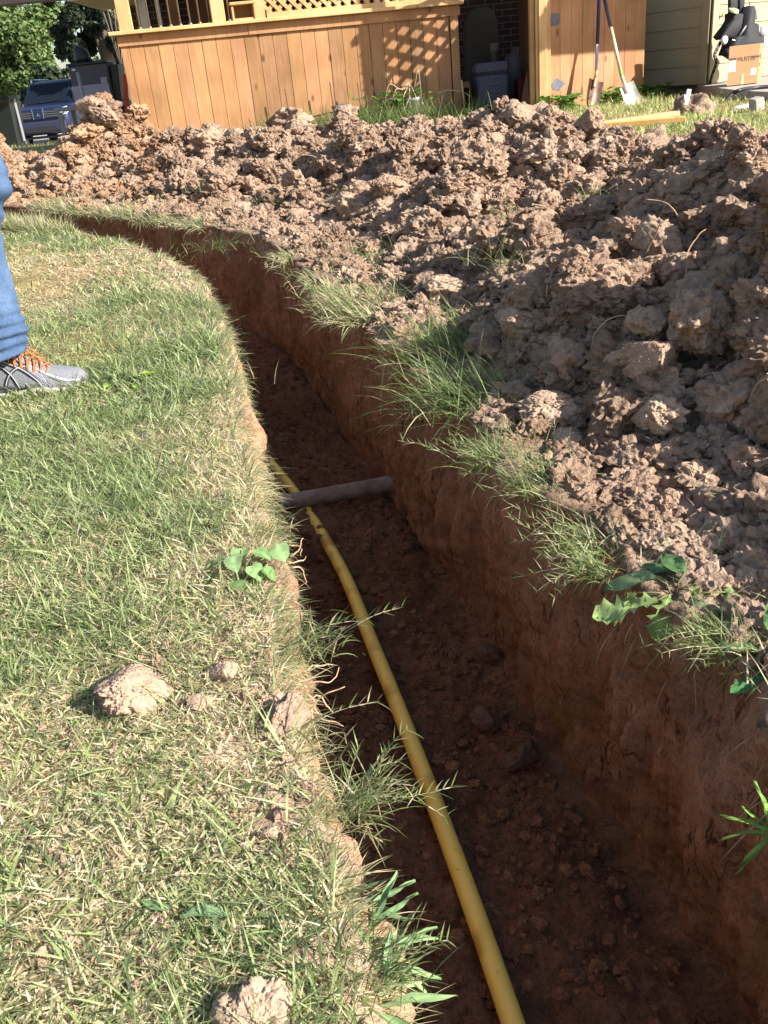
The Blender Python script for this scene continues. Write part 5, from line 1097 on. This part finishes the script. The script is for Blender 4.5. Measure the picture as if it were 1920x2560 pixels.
def toolbelt():
    Q = SC0+sn*.36
    def q(x, y, o=0.): return on_plane(1680+x/6.9125, y/6.9125, Q+sn*o, sn)
    root = thing('tool_harness', 'black tool harness with pads hanging by the shed corner', 'tool harness', None, q(1150, 700)); bk = plain('black_nylon', (.016, .016, .02), .75, var=.4, scale=50, bmp=.3)
    def slab_(pts, th, name, mat, o=0.):
        P_ = [q(x, y, o) for x, y in pts]; n = len(P_); c = sum(P_)/n; A = np.array(P_)-sn*th/2; B = np.array(P_)+sn*th/2; A2 = c+(A-c)*.86-sn*th*.3; B2 = c+(B-c)*.86+sn*th*.3; m = MB(); m.rings([A2, A, B, B2]); return m.build(name, mat, root)
    slab_([(985, -60), (1115, -60), (1110, 140), (1105, 240), (985, 240)], .03, 'strap', bk); slab_([(1150, -60), (1240, -60), (1215, 240), (1140, 240)], .03, 'strap', bk)
    slab_([(985, 230), (1215, 235), (1290, 120), (1330, 130), (1310, 330), (1220, 420), (1190, 560), (1150, 640), (1000, 660), (820, 690), (770, 640), (930, 430), (985, 330)], .09, 'pouch', bk)
    slab_([(1230, 120), (1330, 110), (1310, 400), (1395, 420), (1400, 640), (1500, 620), (1500, 840), (1280, 1010), (1130, 960), (960, 930), (890, 960), (930, 860), (1000, 650), (1150, 620)], .13, 'pouch', bk, .03)
    slab_([(930, 840), (1010, 860), (1150, 1080), (1110, 1090), (950, 980), (885, 950)], .06, 'pouch', bk, .05)
    slab_([(1320, 100), (1420, 190), (1440, 340), (1380, 350), (1300, 370), (1340, 250)], .05, 'pouch', plain('grey_nylon', (.11, .11, .125), .7), .03)
    gp_ = plain('grey_webbing', (.3, .3, .32), .6); pad = plain('pad_shell', (.6, .6, .63), .4)
    for x, y, r, nm, mt, ry in ((905, 690, 75, 'knee_pad', plain('white_pad', (.75, .74, .76), .4), 1.), (1430, 530, 110, 'helmet_pad', gp_, .8), (1570, 560, 120, 'helmet_pad', gp_, .8), (1560, 750, 130, 'shoulder_pad', pad, 1.), (1420, 1000, 130, 'shoulder_pad', plain('dark_pad', (.1, .105, .11), .4), .7)):
        c = q(x, y, .05); R = []; rr = r/6.9125/px_per_m(c)
        for t in np.linspace(-1, 1, 11): k_ = math.sqrt(max(.02, 1-t*t)); a = np.arange(20)/20*2*math.pi; R.append(c+sn*(t*rr*.6)+np.cos(a)[:, None]*sd_*rr*k_*1.05+np.sin(a)[:, None]*UP*rr*k_*ry)
        m = MB(); m.rings(R); m.build(nm, mt, root)
    pts = [q(840, 720, .02), q(760, 880, .03), q(730, 960, .03), q(765, 1040, .03), q(745, 1150, .02), q(690, 1300, 0), q(650, 1450, -.02)]
    C = spline(pts, 40); T = np.gradient(C, axis=0); T /= np.linalg.norm(T, axis=1)[:, None]; S_ = np.cross(T, sn); S_ /= np.linalg.norm(S_, axis=1)[:, None]; m = MB(); hw = .022*40/41
    m.rings([np.array([c-s_*hw, c-s_*hw+sn*.004, c+s_*hw+sn*.004, c+s_*hw]) for c, s_ in zip(C, S_)]); st = m.build('belt', bk, root); m = MB()
    for i in range(4, 37, 4):
        for sg in (-1, 1): m.tube([C[i]+S_[i]*sg*.009+sn*.0045, C[i]+S_[i]*sg*.009+sn*.0065], .0042, 8)
    m.build('eyelet', pad, st)
    c = q(1195, 950, .10); m = MB()
    for dx, dz, w_, h_ in ((-.022, 0, .010, .06), (.022, 0, .010, .06), (0, .027, .05, .010), (0, -.027, .05, .010)): m.box(c+sd_*dx+UP*dz, (w_, .008, h_), (sd_, sn, UP), bev=.002)
    m.build('buckle', plain('yellow_buckle', (.6, .42, .03), .4), root)
    c = q(1065, 190, .05); m = MB(); R = []
    for t in (-.03, -.024, .024, .03): a = np.arange(18)/18*2*math.pi; R.append(c+UP*(t*.5+.004)+np.cos(a)[:, None]*sd_*.065*(1 if abs(t) < .03 else .8)+np.sin(a)[:, None]*(sn*.045-UP*.02))
    m.rings(R); m.build('tape_roll', plain('green_tape', (.42, .52, .26), .5), root)
    m = MB(); pts = [q(1040, 685, .09), q(1080, 700, .1), q(1150, 695, .1), q(1190, 690, .1)]
    m.tube(spline(pts, 12), .006, 6); m.tube([q(1345, -60, .02), q(1340, 40, .02), q(1345, 90, .02)], .006, 6); m.build('chain', M['steel'], root)
    m = MB(); m.tube([q(1115, 1080, .08), q(1135, 1010, .08), q(1190, 1000, .09)], [.006, .02, .014], 8); m.build('hook', M['steel'], root)
    m = MB(); m.tube([q(1150, 640, .09), q(1290, 430, .1)], .01, 6); m.tube([q(1340, 600, .1), q(1390, 605, .11)], .009, 6); m.tube([q(1340, 660, .1), q(1380, 690, .11)], .009, 6); m.build('tool_handle', M['greyp'], root)
    H0 = q(1160, -60); t_ = thing('roof_hook', 'steel hook under the shed eave carrying the tool harness', 'hook', None, H0+UP*1.3); m = MB(); m.tube([H0, H0+UP*1.35+sn*.0], .006, 6); m.build('rod', M['steel'], t_)
toolbelt()

# ------------------------------------------------------------------ right yard
def yard():
    for (a, b, lab, w_, c) in (((1400, 325), (1690, 283), 'long pale plank lying in the grass under the shovels, farther of the two', .09, (1.0, 1.05, 1.1)), ((1460, 318), (1713, 297), 'yellowish plank end in the grass in front of the mound, nearer of the two', .09, (1.15, 1.1, .8))):
        A = gp(*a, .13); B = gp(*b, .13); m = MB(); m.bar(A, B, .09, .036, np.cross(UP, B-A), c, .003); tag(m.build('plank', M['pine'], None, A), lab, 'plank', 'planks in the grass')
    A = gp(1410, 310, .11); B = gp(1490, 302, .11); m = MB(); m.bar(A, B, .08, .03, np.cross(UP, B-A), (1.1, 1.1, 1.1), .003); tag(m.build('plank', M['pine'], None, A), 'short pale board half hidden behind the bank crest', 'plank', 'planks in the grass')
    P = gp(1726, 285, .09); V, F = ico(4); h = 1+.25*fbm(V*2+5, 3, 501)+.2*(lumps(V*3.3, 502)-.3)+.1*(lumps(V*8, 503)-.3); Q = V*h[:, None]*np.array([.19, .17, .16]); Q[:, 2] = np.maximum(Q[:, 2]-.02, -.06)
    o = link('dirt_mound', mesh_np('dirt_mound', Q, [F], M['clod'], np.ones((len(Q), 3)))); o.location = P; tag(o, 'small dirt mound with a white stake on the right lawn', 'dirt mound')
    A = at(1714, 262, 7.86); B = at(1723, 223, 7.86); m = MB(); m.bar(A, B, .034, .02, (1, 0, 0), bev=.002); tag(m.build('white_stake', M['whitepaint'], None, A), 'white stake leaning out of the small dirt mound', 'stake')
    A = at(1713, 258, 7.84); B = at(1711, 237, 7.84); m = MB(); m.tube([A, B], .006, 6); tag(m.build('thin_peg', M['whitepaint'], None, A), 'thin white peg beside the white stake', 'peg')
    pts = [gp(1812, 255, .12), on_plane(1830, 236, v3(0, 0, .17), UP), on_plane(1850, 225, v3(0, 0, .2), UP), on_plane(1880, 220, v3(0, 0, .195), UP), on_plane(1930, 216, v3(0, 0, .19), UP)]
    m = MB(); m.tube(spline(pts, 30), .016, 10); tag(m.build('black_hose', M['black'], None, pts[0]), 'black hose running from the grass onto the slab', 'hose')
    P = gp(1830, 273, .1); m = MB(); m.tube([P, P+v3(.16, .02, .01)], .018, 8); tag(m.build('white_pipe_offcut', M['whitepaint'], None, P), 'short pale pipe offcut in the right grass', 'offcut')
    P = gp(1890, 275, .1); m = MB(); m.box(P+UP*.04, (.09, .09, .1), (nrm(v3(1, .3, .2)), nrm(v3(-.3, 1, .1)), nrm(v3(-.2, -.1, 1))), bev=.008); tag(m.build('broken_brick', M['concrete'], None, P), 'grey broken block in the right grass', 'block')
    for n_, (x, y, n, s_, lab) in enumerate([(1400, 275, 46, .16, 'leafy green weeds between the gate post and the rusty shovel'), (1540, 262, 30, .12, 'leafy weeds between the two shovels'), (1625, 255, 30, .14, 'leafy weeds at the right end of the board fence'), (945, 262, 90, .22, 'leafy green weed against the deck wall behind the dry twigs')]):
        P = gp(x, y, .09)
        if n_ < 3: P = on_plane(x, y, Fp(0, 0, .14), fn); P[2] = .09
        else: P = D(u_at(930)-.05, .09, .35)
        plant('leafy_weed', P, [(random.gauss(0, s_), random.gauss(0, .06), U(.02, .16 if n_ < 3 else .34), U(.07, .13), .55, U(0, 6.28), U(-.2, .6), OVAL, (.10, .23, .04)) for _ in range(n*2)], lab)
    bl = M['straw']
    # dry twigs and stakes along the deck
    for n_, (x, lab) in enumerate([(1000, 'bleached bare twigs against the deck wall'), (690, 'dead vine stems tangled against the left deck wall')]):
        P = D(u_at(x if n_ else 985), .09, .35); m = MB()
        for _ in range(13 if n_ == 0 else 22):
            p = P+v3(random.gauss(0, .12 if n_ == 0 else .3), random.gauss(0, .04), 0 if n_ else .28); a = U(0, 6.28); th = U(.2, 1.0) if n_ else U(1.2, 2.3); pts = [p]; L = U(.25, .5)
            for k_ in range(9): p = p+v3(math.sin(th)*math.cos(a), math.sin(th)*math.sin(a)*.3, math.cos(th))*L/9; p[2] = max(p[2], .1); th += U(.0, .35) if n_ else U(-.1, .3); a += U(-.4, .4); pts.append(p)
            m.tube(pts, np.linspace(.009 if n_ == 0 else .005, .003, 10), 5, (.42, .32, .20) if n_ == 0 else (.3, .22, .13))
        if n_ == 0:
            for tip in ((-.16, .1), (-.06, .02), (.02, .0), (.1, .03), (-.24, .16), (.16, .28)):
                p0 = P+v3(.02, .02, .42); m.tube(spline([p0, p0+v3(tip[0]*.35, -.05, -.06), P+v3(tip[0]*.8, -.1, .26+tip[1]), P+v3(tip[0]+U(-.03, .03), -.12, .12+tip[1]*.5)], 14), np.linspace(.009, .003, 14), 6, (.40, .30, .19))
        tag(m.build('dry_twigs', bl, None, P), lab, 'twigs')
    for x, y, h, c, lab in ((690, 270, .42, (.12, .07, .045), 'leftmost dark rod standing against the deck wall'), (806, 255, .44, (.12, .07, .045), 'dark rod between the grey pots by the deck wall'), (876, 258, .40, (.12, .07, .045), 'dark rod left of the leafy weed by the deck wall'), (966, 235, .42, (.14, .08, .05), 'dark rod rising out of the bleached twigs'), (1076, 288, .17, (.6, .42, .22), 'short pale stake at the shaded part of the deck wall'), (1136, 296, .33, (.6, .42, .22), 'tall pale stake by the right end of the deck wall')):
        P = D(u_at(x)-.0, .05, .16+.1*(h < .35)); m = MB(); m.tube([P, P+UP*(h+.1)+dvec*.02*(1 if h > .35 else 1.5)], .006 if c[0] < .2 else .011, 6, c); tag(m.build('garden_stake', bl, None, P), lab, 'stake', 'stakes along the deck wall')
    pot = plain('grey_pot', (.25, .25, .27), .5)
    for x, off, lab, mt in ((816, .3, 'left grey plant pot against the deck wall', pot), (998, .35, 'pale pot behind the bleached twigs', plain('pale_pot', (.5, .5, .5), .6)), (905, .32, 'low black pot among the weeds at the deck wall', M['black'])):
        P = D(u_at(x), .1, off); r0 = .085; m = MB(); z1 = .26 if x != 905 else .16
        m.tube([P+UP*.02, P+UP*(z1-.03), P+UP*(z1-.028), P+UP*z1, P+UP*z1, P+UP*(z1-.05)], [r0*.8, r0, r0*1.12, r0*1.12, r0*.98, r0*.9], 22); tag(m.build('plant_pot', mt, None, P), lab, 'plant pot', 'pots along the deck wall')
    P0 = D(u_at(655), .1, .3); m = MB(); m.tube(spline([D(u_at(640), .1, .3), D(u_at(655), .3, .32), D(u_at(720), .27, .36), D(u_at(800), .30, .4), D(u_at(850), .24, .42), D(u_at(900), .02, .5)], 40), .007, 6, (.03, .025, .02)); tag(m.build('drip_hose', bl, None, P0), 'thin black hose looping along the deck wall', 'hose')
    for n_, (x, n, lab) in enumerate([(690, 200, 'green grass tuft around the dead vine stems'), (820, 220, 'tall green grass between the grey pots'), (950, 240, 'tall green grass right of the leafy weed'), (640, 110, 'grass tuft at the left foot of the deck wall'), (760, 160, 'grass tuft below the left grey pot'), (880, 200, 'tall grass tuft below the leafy weed'), (1010, 200, 'grass tuft around the pale pot'), (1110, 90, 'short grass tuft in the deck shade')]):
        P = D(u_at(x), .09, .5); tuft(P, int(n*2.2), .17, (.14, .42), lab, None, .08, wd=(.005, .009), lean=(.05, .7), group='grass along the deck wall')
yard()

# ------------------------------------------------------------------ far left: drive, car, bin, table, trees
def drive():
    V = [(-40, 21, 0), (-2.2, 21, 0), (-3, 40, 0), (-40, 60, 0)]; P = []
    for x, y, _ in V: P.append((x, y, float(G(x, y))+.02))
    n = 12; Q = []; F = []
    for i in range(n+1):
        for j in range(n+1):
            a, b = i/n, j/n; p = (np.array(P[0])*(1-a)+np.array(P[1])*a)*(1-b)+(np.array(P[3])*(1-a)+np.array(P[2])*a)*b; p[2] = G(p[0], p[1])+.02; Q.append(p)
    for i in range(n):
        for j in range(n): F.append((i*(n+1)+j, (i+1)*(n+1)+j, (i+1)*(n+1)+j+1, i*(n+1)+j+1))
    o = link('driveway', mesh_np('driveway', Q, [F], M['concrete'], np.ones((len(Q), 3)), smooth=False)); tag(o, kind='structure')
drive()
def car():
    cx = at(121, 300, 30)[0]; gz = float(G(cx, 30))+.03; O = v3(cx, 29.2, gz); root = thing('parked_suv', 'dark blue SUV parked on the drive, seen from the front', 'car', None, O)
    paint = plain('blue_paint', (.010, .017, .05), .4, .2, var=.05, coat=.3); glass = plain('car_glass', (.008, .012, .02), .25, 0, var=.02, spec=.2); blk = M['black']; chrome = plain('chrome', (.7, .7, .72), .2, 1.)
    def P(x, y, z): return O+v3(x, y, z)
    # body: lofted along y (front = low y)
    prof = [(0, .70, .50, .80), (.05, .80, .36, .92), (.2, .865, .28, .985), (.6, .885, .26, 1.04), (1.1, .89, .26, 1.08), (1.35, .89, .26, 1.10), (2.5, .89, .26, 1.12), (3.6, .89, .26, 1.12), (4.3, .88, .3, 1.10), (4.45, .82, .4, 1.0)]
    m = MB(); R = []
    for y, hw, zb, zt in prof:
        R.append(np.array([P(-hw*.93, y, zb), P(-hw, y, zb+.12), P(-hw, y, zt-.16), P(-hw*.95, y, zt-.04), P(-hw*.8, y, zt), P(-hw*.35, y, zt+.025), P(hw*.35, y, zt+.025), P(hw*.8, y, zt), P(hw*.95, y, zt-.04), P(hw, y, zt-.16), P(hw, y, zb+.12), P(hw*.93, y, zb)]))
    m.rings(R); m.build('body', paint, root)
    m = MB(); R = []
    for y, hw, z in ((1.12, .76, 1.08), (1.75, .66, 1.66), (1.95, .64, 1.73), (2.6, .65, 1.76), (3.9, .64, 1.72), (4.35, .72, 1.1)): R.append(np.array([P(-hw-.1*(z > 1.6), y, 1.08), P(-hw, y, z-.03), P(-hw*.85, y, z), P(hw*.85, y, z), P(hw, y, z-.03), P(hw+.1*(z > 1.6), y, 1.08)]))
    m.rings(R); m.build('cabin', paint, root)
    m = MB(); m.add([P(-.70, 1.15, 1.13), P(.70, 1.15, 1.13), P(.59, 1.74, 1.655), P(-.59, 1.74, 1.655)], [(0, 1, 2, 3)]); m.build('windscreen', glass, root)
    for sg in (-1, 1):
        m = MB(); m.add([P(sg*.775, 1.5, 1.16), P(sg*.775, 3.6, 1.16), P(sg*.69, 3.6, 1.62), P(sg*.69, 1.95, 1.62)], [(0, 1, 2, 3)]); m.build('side_window', glass, root)
        m = MB(); m.add([P(sg*.82, .03, .80), P(sg*.60, -.015, .77), P(sg*.66, .02, .95), P(sg*.84, .12, .99), P(sg*.87, .22, .88)], [(0, 1, 2, 3, 4)]); m.add([P(sg*.82, .0, .79), P(sg*.59, -.045, .76), P(sg*.655, -.01, .955), P(sg*.84, .09, .995), P(sg*.875, .2, .88)], [(0, 1, 2, 3, 4)]); m.build('headlight', plain('headlight_glass', (.55, .62, .72), .12, .3), root)
        m = MB(); m.box(P(sg*.99, 1.45, 1.16), (.2, .12, .16), bev=.03); m.build('mirror', paint, root)
        m = MB(); m.tube([P(sg*.6, 2.0, 1.80), P(sg*.6, 3.8, 1.80)], .025, 8); m.tube([P(sg*.6, 2.0, 1.70), P(sg*.6, 2.0, 1.80)], .03, 8); m.build('roof_rail', chrome, root)
        for y in (.85, 3.55):
            m = MB(); m.tube([P(sg*.70, y, .35), P(sg*.895, y, .35)], .35, 24); wv = m.build('wheel', blk, root); m = MB(); m.tube([P(sg*.88, y, .35), P(sg*.905, y, .35)], .22, 16); m.build('rim', chrome, wv)
    m = MB(); m.box(P(0, -.02, .82), (1.16, .06, .23), bev=.02); m.build('grille', blk, root)
    m = MB()
    for z in (.77, .83, .89):
        for sg in (-1, 1): m.box(P(sg*.37, -.056, z), (.38, .014, .014))
    m.build('grille_bar', plain('grille_grey', (.12, .12, .14), .4), root)
    m = MB(); m.box(P(0, -.05, .83), (.30, .05, .27), bev=.02); m.build('nose_panel', paint, root)
    m = MB()
    for sg in (-1, 1): m.bar(P(sg*.15, -.09, .71), P(sg*.165, -.05, .99), .02, .02, (1, 0, 0))
    m.build('nose_trim', chrome, root)
    m = MB(); c = P(0, -.085, .82); r = .052
    for a in (math.pi/2, math.pi/2+2*math.pi/3, math.pi/2-2*math.pi/3):
        d = v3(math.cos(a), 0, math.sin(a)); e = v3(-math.sin(a), 0, math.cos(a)); q = [c, c+d*r*.55+e*r*.32, c+d*r*1.1, c+d*r*.55-e*r*.32]; m.add(q+[p-v3(0, .008, 0) for p in q], [(0, 1, 2, 3), (7, 6, 5, 4), (0, 4, 5, 1), (1, 5, 6, 2), (2, 6, 7, 3), (3, 7, 4, 0)])
    m.build('emblem', chrome, root)
    m = MB(); m.box(P(0, -.04, .50), (1.5, .14, .30), bev=.05); m.build('bumper', plain('dark_bumper', (.02, .025, .05), .5), root)
    m = MB(); m.box(P(0, -.118, .44), (.9, .02, .12)); m.build('air_intake', blk, root)
    m = MB(); m.box(P(0, .5, .2), (1.3, .5, .06)); m.build('skid_plate', blk, root)
    m = MB(); m.bar(P(-.25, 1.14, 1.14), P(.35, 1.2, 1.2), .02, .02, (0, 1, 1)); m.build('wiper', blk, root)
car()
def leftbits():
    gz = float(G(-4.8, 19)); P = v3(*at(8, 300, 19)[:2], gz-.03); root = thing('wheelie_bin', 'dark green wheelie bin at the left edge', 'bin', None, P); gr = plain('dark_green_plastic', (.012, .018, .016), .5)
    m = MB(); R = []
    for z, hx, hy in ((.08, .24, .24), (.5, .27, .28), (.9, .30, .33)): R.append(np.array([P+v3(sx*hx, sy*hy, z) for sx, sy in ((-1, -1), (1, -1), (1, 1), (-1, 1))]))
    m.rings(R, smooth=False); m.build('body', gr, root); m = MB(); m.box(P+v3(0, 0, .95), (.66, .72, .07), bev=.025); m.build('lid', gr, root)
    for s_ in (-1, 1): m = MB(); m.tube([P+v3(s_*.22, .25, .1), P+v3(s_*.28, .25, .1)], .1, 16); m.build('wheel', M['black'], root)
    m = MB(); m.box(P+v3(.305, 0, .55), (.02, .1, .75), bev=.004); m.build('edge_rib', M['greyp'], root)
    # work table with boxed equipment
    O = at(262, 300, 13); gzt = float(G(-2.8, 13)); zt = at(270, 262, 13)[2]
    t = thing('work_table', 'grey work table behind the tallest dirt heap', 'table', None, v3(O[0], 13, gzt)); m = MB(); m.box(v3(O[0]-.05, 13.1, zt), (1.0, .75, .05), bev=.008); m.build('table_top', M['greyp'], t)
    for sx in (-1, 1):
        for sy in (-1, 1): m = MB(); m.box(v3(O[0]-.05+sx*.45, 13.1+sy*.32, (gzt+zt)/2), (.05, .05, zt-gzt-.06)); m.build('leg', M['greyp'], t)
    zb = lambda x, y, Y=12.95: at(x/4.879, y/4.879, Y)
    a, b = zb(915, 1190), zb(1395, 1225); c = zb(1390, 750); dk, pl = plain('dark_grey_panel', (.075, .07, .085), .6), plain('pale_panel', (.30, .29, .36), .5)
    P0 = v3((a[0]+b[0])/2, 13.15, zt+.027); w_ = b[0]-a[0]; H = c[2]-zt-.03; r = thing('equipment_box', 'dark grey equipment box with a pale lower front on the table', 'equipment box', None, P0)
    m = MB(); m.box(P0+v3(0, .0, H*.5), (w_, .45, H), bev=.01); m.build('case', dk, r); m = MB(); m.box(P0+v3(-.01, -.235, H*.26), (w_*.96, .02, H*.46), bev=.004); m.build('front_panel', pl, r); m = MB(); m.box(P0+v3(w_*.36, -.238, H*.55), (w_*.16, .018, H*.2), bev=.004); m.build('paper_flap', pl, r)
    m = MB(); m.box(P0+v3(0, 0, H+.012), (w_*1.05, .5, .03), bev=.006); m.build('lid', M['black'], r); m = MB(); m.box(P0+v3(w_*.5+.05, .05, H*.48), (.1, .4, H*.93), (nrm(v3(1, 0, -.1)), v3(0, 1, 0), nrm(v3(.1, 0, 1))), bev=.01); m.build('side_flap', M['black'], r)
    m = MB(); m.box(P0+v3(-w_*.36, -.233, H*.9), (.045, .01, .025)); m.build('tag', plain('tag_white', (.6, .6, .6), .5), r)
    q = zb(1005, 760, 13.1); P1 = v3(q[0], 13.15, P0[2]+H+.03); m = MB(); R = []
    for z, rr, dx in ((0, .10, 0), (.06, .105, 0), (.12, .095, .0), (.17, .07, -.02), (.2, .03, -.03)): aa = np.arange(16)/16*2*math.pi; R.append(P1+np.stack([np.cos(aa)*rr+dx, np.sin(aa)*rr, np.full(16, z)], 1))
    m.rings(R); tag(m.build('black_helmet', M['black'], None, P1), 'black helmet like object on top of the equipment box', 'helmet')
    A, B = zb(1000, 1190, 12.5), zb(945, 880, 12.55); m = MB(); m.tube([v3(A[0]+.03, A[1], gzt), B], .022, 8); tag(m.build('metal_pole', plain('galvanised', (.32, .32, .33), .4, .4), None, v3(A[0]+.03, A[1], gzt)), 'metal pole leaning in front of the equipment box', 'pole')
    A, B = zb(1490, 1290, 12.4), zb(1525, 900, 12.4); m = MB(); m.bar(v3(A[0]-.02, A[1], gzt), B, .05, .02, (1, 0, 0)); tag(m.build('red_bar', plain('red_paint', (.45, .04, .02), .5), None, v3(A[0]-.02, A[1], gzt)), 'red bar leaning between the equipment box and the deck wall', 'bar')
    # dark beam of the carport across the top left corner
    bz = at(60, 7, 15)[2]; ct = thing('carport', 'dark carport beam across the top left corner', 'carport', None, v3(-6.5, 15, float(G(-6, 15)))); dkw = plain('dark_timber', (.045, .035, .03), .8)
    m = MB(); m.box(v3(-6.6, 15, bz+.12), (5.3, .12, .24)); m.build('beam', dkw, ct); m = MB(); m.box(v3(-6.6, 16.5, bz+.3), (5.3, 3.2, .1)); m.build('roof', dkw, ct)
    for x in (-9.1, -9.0+.0): pass
    m = MB(); m.box(v3(-9.1, 15, bz/2), (.12, .12, bz)); m.build('post', dkw, ct); m = MB(); m.box(v3(-9.1, 18, bz/2+.1), (.12, .12, bz+.3)); m.build('post', dkw, ct)
    # white house far away
    hz = float(G(-22, 48)); hx = at(-30, 300, 48)[0]; hs = thing('white_house', 'small white house with grey roof far behind the bin', 'house', None, v3(hx, 48, hz)); m = MB(); m.box(v3(hx, 48, hz+1.3), (6.0, 5, 2.6)); m.build('wall', M['whitepaint'], hs)
    m = MB(); V = [v3(hx-3.3, 45.2, hz+2.6), v3(hx+3.3, 45.2, hz+2.6), v3(hx+3.3, 50.8, hz+2.6), v3(hx-3.3, 50.8, hz+2.6), v3(hx-3.3, 48, hz+4.0), v3(hx+3.3, 48, hz+4.0)]; m.add(V, [(0, 1, 5, 4), (2, 3, 4, 5), (1, 2, 5), (3, 0, 4)]); m.build('roof', M['shingle'], hs)
    m = MB(); m.box(v3(hx+1.7, 45.48, hz+1.5), (1.0, .06, 1.1)); m.build('window', M['black'], hs)
leftbits()
def tree(name, base, blobs, n, leaf, cols, label, trunk_h, trunk_r, seed, droop=0., group=None, stretch=1.6):
    """blobs: (dx,dy,z,radius) leaf clumps; leaves spread through each clump's shell with gaps"""
    r = np.random.default_rng(seed); base = np.array(base, float); root = thing(name, label, 'tree', group, base); blobs = np.array(blobs, float); wv = blobs[:, 3]**2.2; k_ = r.choice(len(blobs), n, p=wv/wv.sum())
    d = r.normal(size=(n, 3)); d /= np.linalg.norm(d, axis=1)[:, None]; rad_ = blobs[k_, 3]*(.45+.58*r.random(n)**.6)
    C = base+blobs[k_, :3]+d*rad_[:, None]*np.array([1, 1, .85]); keep = fbm(C*1.3, 3, seed)+.3*r.random(n) > -.28; C = C[keep]; d = d[keep]; m = len(C)
    nn = d*.6+r.normal(size=(m, 3))*.55+np.array([0, 0, .3]); nn /= np.linalg.norm(nn, axis=1)[:, None]; t = np.cross(nn, r.normal(size=(m, 3))); t /= np.linalg.norm(t, axis=1)[:, None]; t[:, 2] -= droop; t /= np.linalg.norm(t, axis=1)[:, None]; s_ = np.cross(nn, t); s_ /= np.linalg.norm(s_, axis=1)[:, None]+1e-9
    L = (leaf*r.uniform(.6, 1.3, m))[:, None]; V = np.stack([C-t*L*.5*stretch, C+s_*L*.5, C+t*L*.5*stretch, C-s_*L*.5], 1).reshape(-1, 3); F = np.arange(m*4).reshape(-1, 4); cols = np.array(cols); cc = cols[r.integers(0, len(cols), m)]*r.uniform(.75, 1.25, (m, 1))
    link('crown', mesh_np('crown', V-base, [F], M['tree'], np.repeat(cc, 4, 0), smooth=False), root)
    b = MB(); b.tube(spline([base-UP*.2, base+v3(.05, 0, trunk_h*.5), base+v3(0, .1, trunk_h)], 10), np.linspace(trunk_r*1.25, trunk_r*.7, 10), 12)
    for x, y, z, R_ in blobs[:: max(1, len(blobs)//14)]: p = base+v3(x, y, z); b.tube(spline([base+v3(0, 0, min(trunk_h*.85, z*.6)), base+v3(x*.45, y*.45, max(trunk_h, z*.75)), p], 8), np.linspace(trunk_r*.45, .02, 8), 6)
    b.build('trunk', plain('bark', (.10, .08, .06), .95, var=.3, bmp=.4), root)
def blob_crown(r, n, cx, cz, rx, rz, ry, R0, R1):
    out = []
    for _ in range(n):
        d = r.normal(size=3); d /= np.linalg.norm(d); q = r.random()**.45; out.append((cx+d[0]*rx*q, d[1]*ry*q, cz+d[2]*rz*q, r.uniform(R0, R1)))
    return out
rt_ = np.random.default_rng(3)
OAK = [(.075, .12, .035), (.10, .155, .045), (.13, .19, .06), (.17, .22, .08)]
bx = at(60, 150, 42)[0]; tree('oak_tree', (bx-.55, 42, float(G(0, 42))), blob_crown(rt_, 46, -.1, 3.3, 2.7, 2.6, 2.6, .55, 1.05), 46000, .13, OAK, 'big round leafy oak tree behind the blue car', 1.6, .28, 11)
tree('oak_tree', (bx-5.5, 46, float(G(0, 42))), blob_crown(rt_, 30, 0, 4.0, 3.0, 2.8, 2.5, .7, 1.2), 16000, .17, OAK, 'second leafy tree behind the white house', 1.8, .28, 12)
PINE = [(.012, .022, .012), (.018, .03, .014), (.03, .045, .02)]
px_ = at(235, 60, 31)[0]; tree('pine_tree', (px_+.15, 31, float(G(0, 42))), blob_crown(rt_, 120, .0, 3.9, 1.5, 2.6, 1.2, .10, .36), 30000, .085, PINE, 'dark pine tree with sky gaps above the equipment box', 4.5, .2, 13, .3, stretch=2.4)
tree('pine_tree', (px_+3.4, 35, float(G(0, 42))), blob_crown(rt_, 80, 0, 3.0, 1.6, 2.4, 1.4, .12, .4), 14000, .09, PINE, 'dark pine tree hidden mostly by the deck wall', 3.2, .2, 14, .3, stretch=2.4)
b_ = at(285, 180, 24)[0]; tree('yard_bush', (b_+.2, 24, float(G(0, 24))), blob_crown(rt_, 20, 0, 1.15, .7, .8, .7, .2, .4), 11000, .06, [(.10, .15, .03), (.14, .2, .045), (.06, .09, .025)], 'sunlit green bush behind the equipment box', .6, .06, 15)
b_ = at(272, 18, 20)[0]; tree('light_tree', (b_, 20, float(G(0, 20))), [(-.2, 0, 2.75, .22), (-.05, 0, 2.6, .25), (.1, .1, 2.45, .25), (.2, 0, 2.25, .2), (-.25, .1, 2.95, .2), (.15, 0, 2.85, .3), (.25, .1, 1.9, .22)], 2600, .055, [(.16, .22, .04), (.2, .28, .06)], 'small light green tree beside the house eave', 1.6, .03, 16)
tree('hedge_bush', (at(215, 230, 36)[0], 36, float(G(0, 36))), blob_crown(rt_, 40, .3, 1.3, 2.6, 1.0, 1.0, .3, .55), 22000, .12, PINE+OAK[:1], 'low dark hedge behind the car and table', .5, .06, 17)
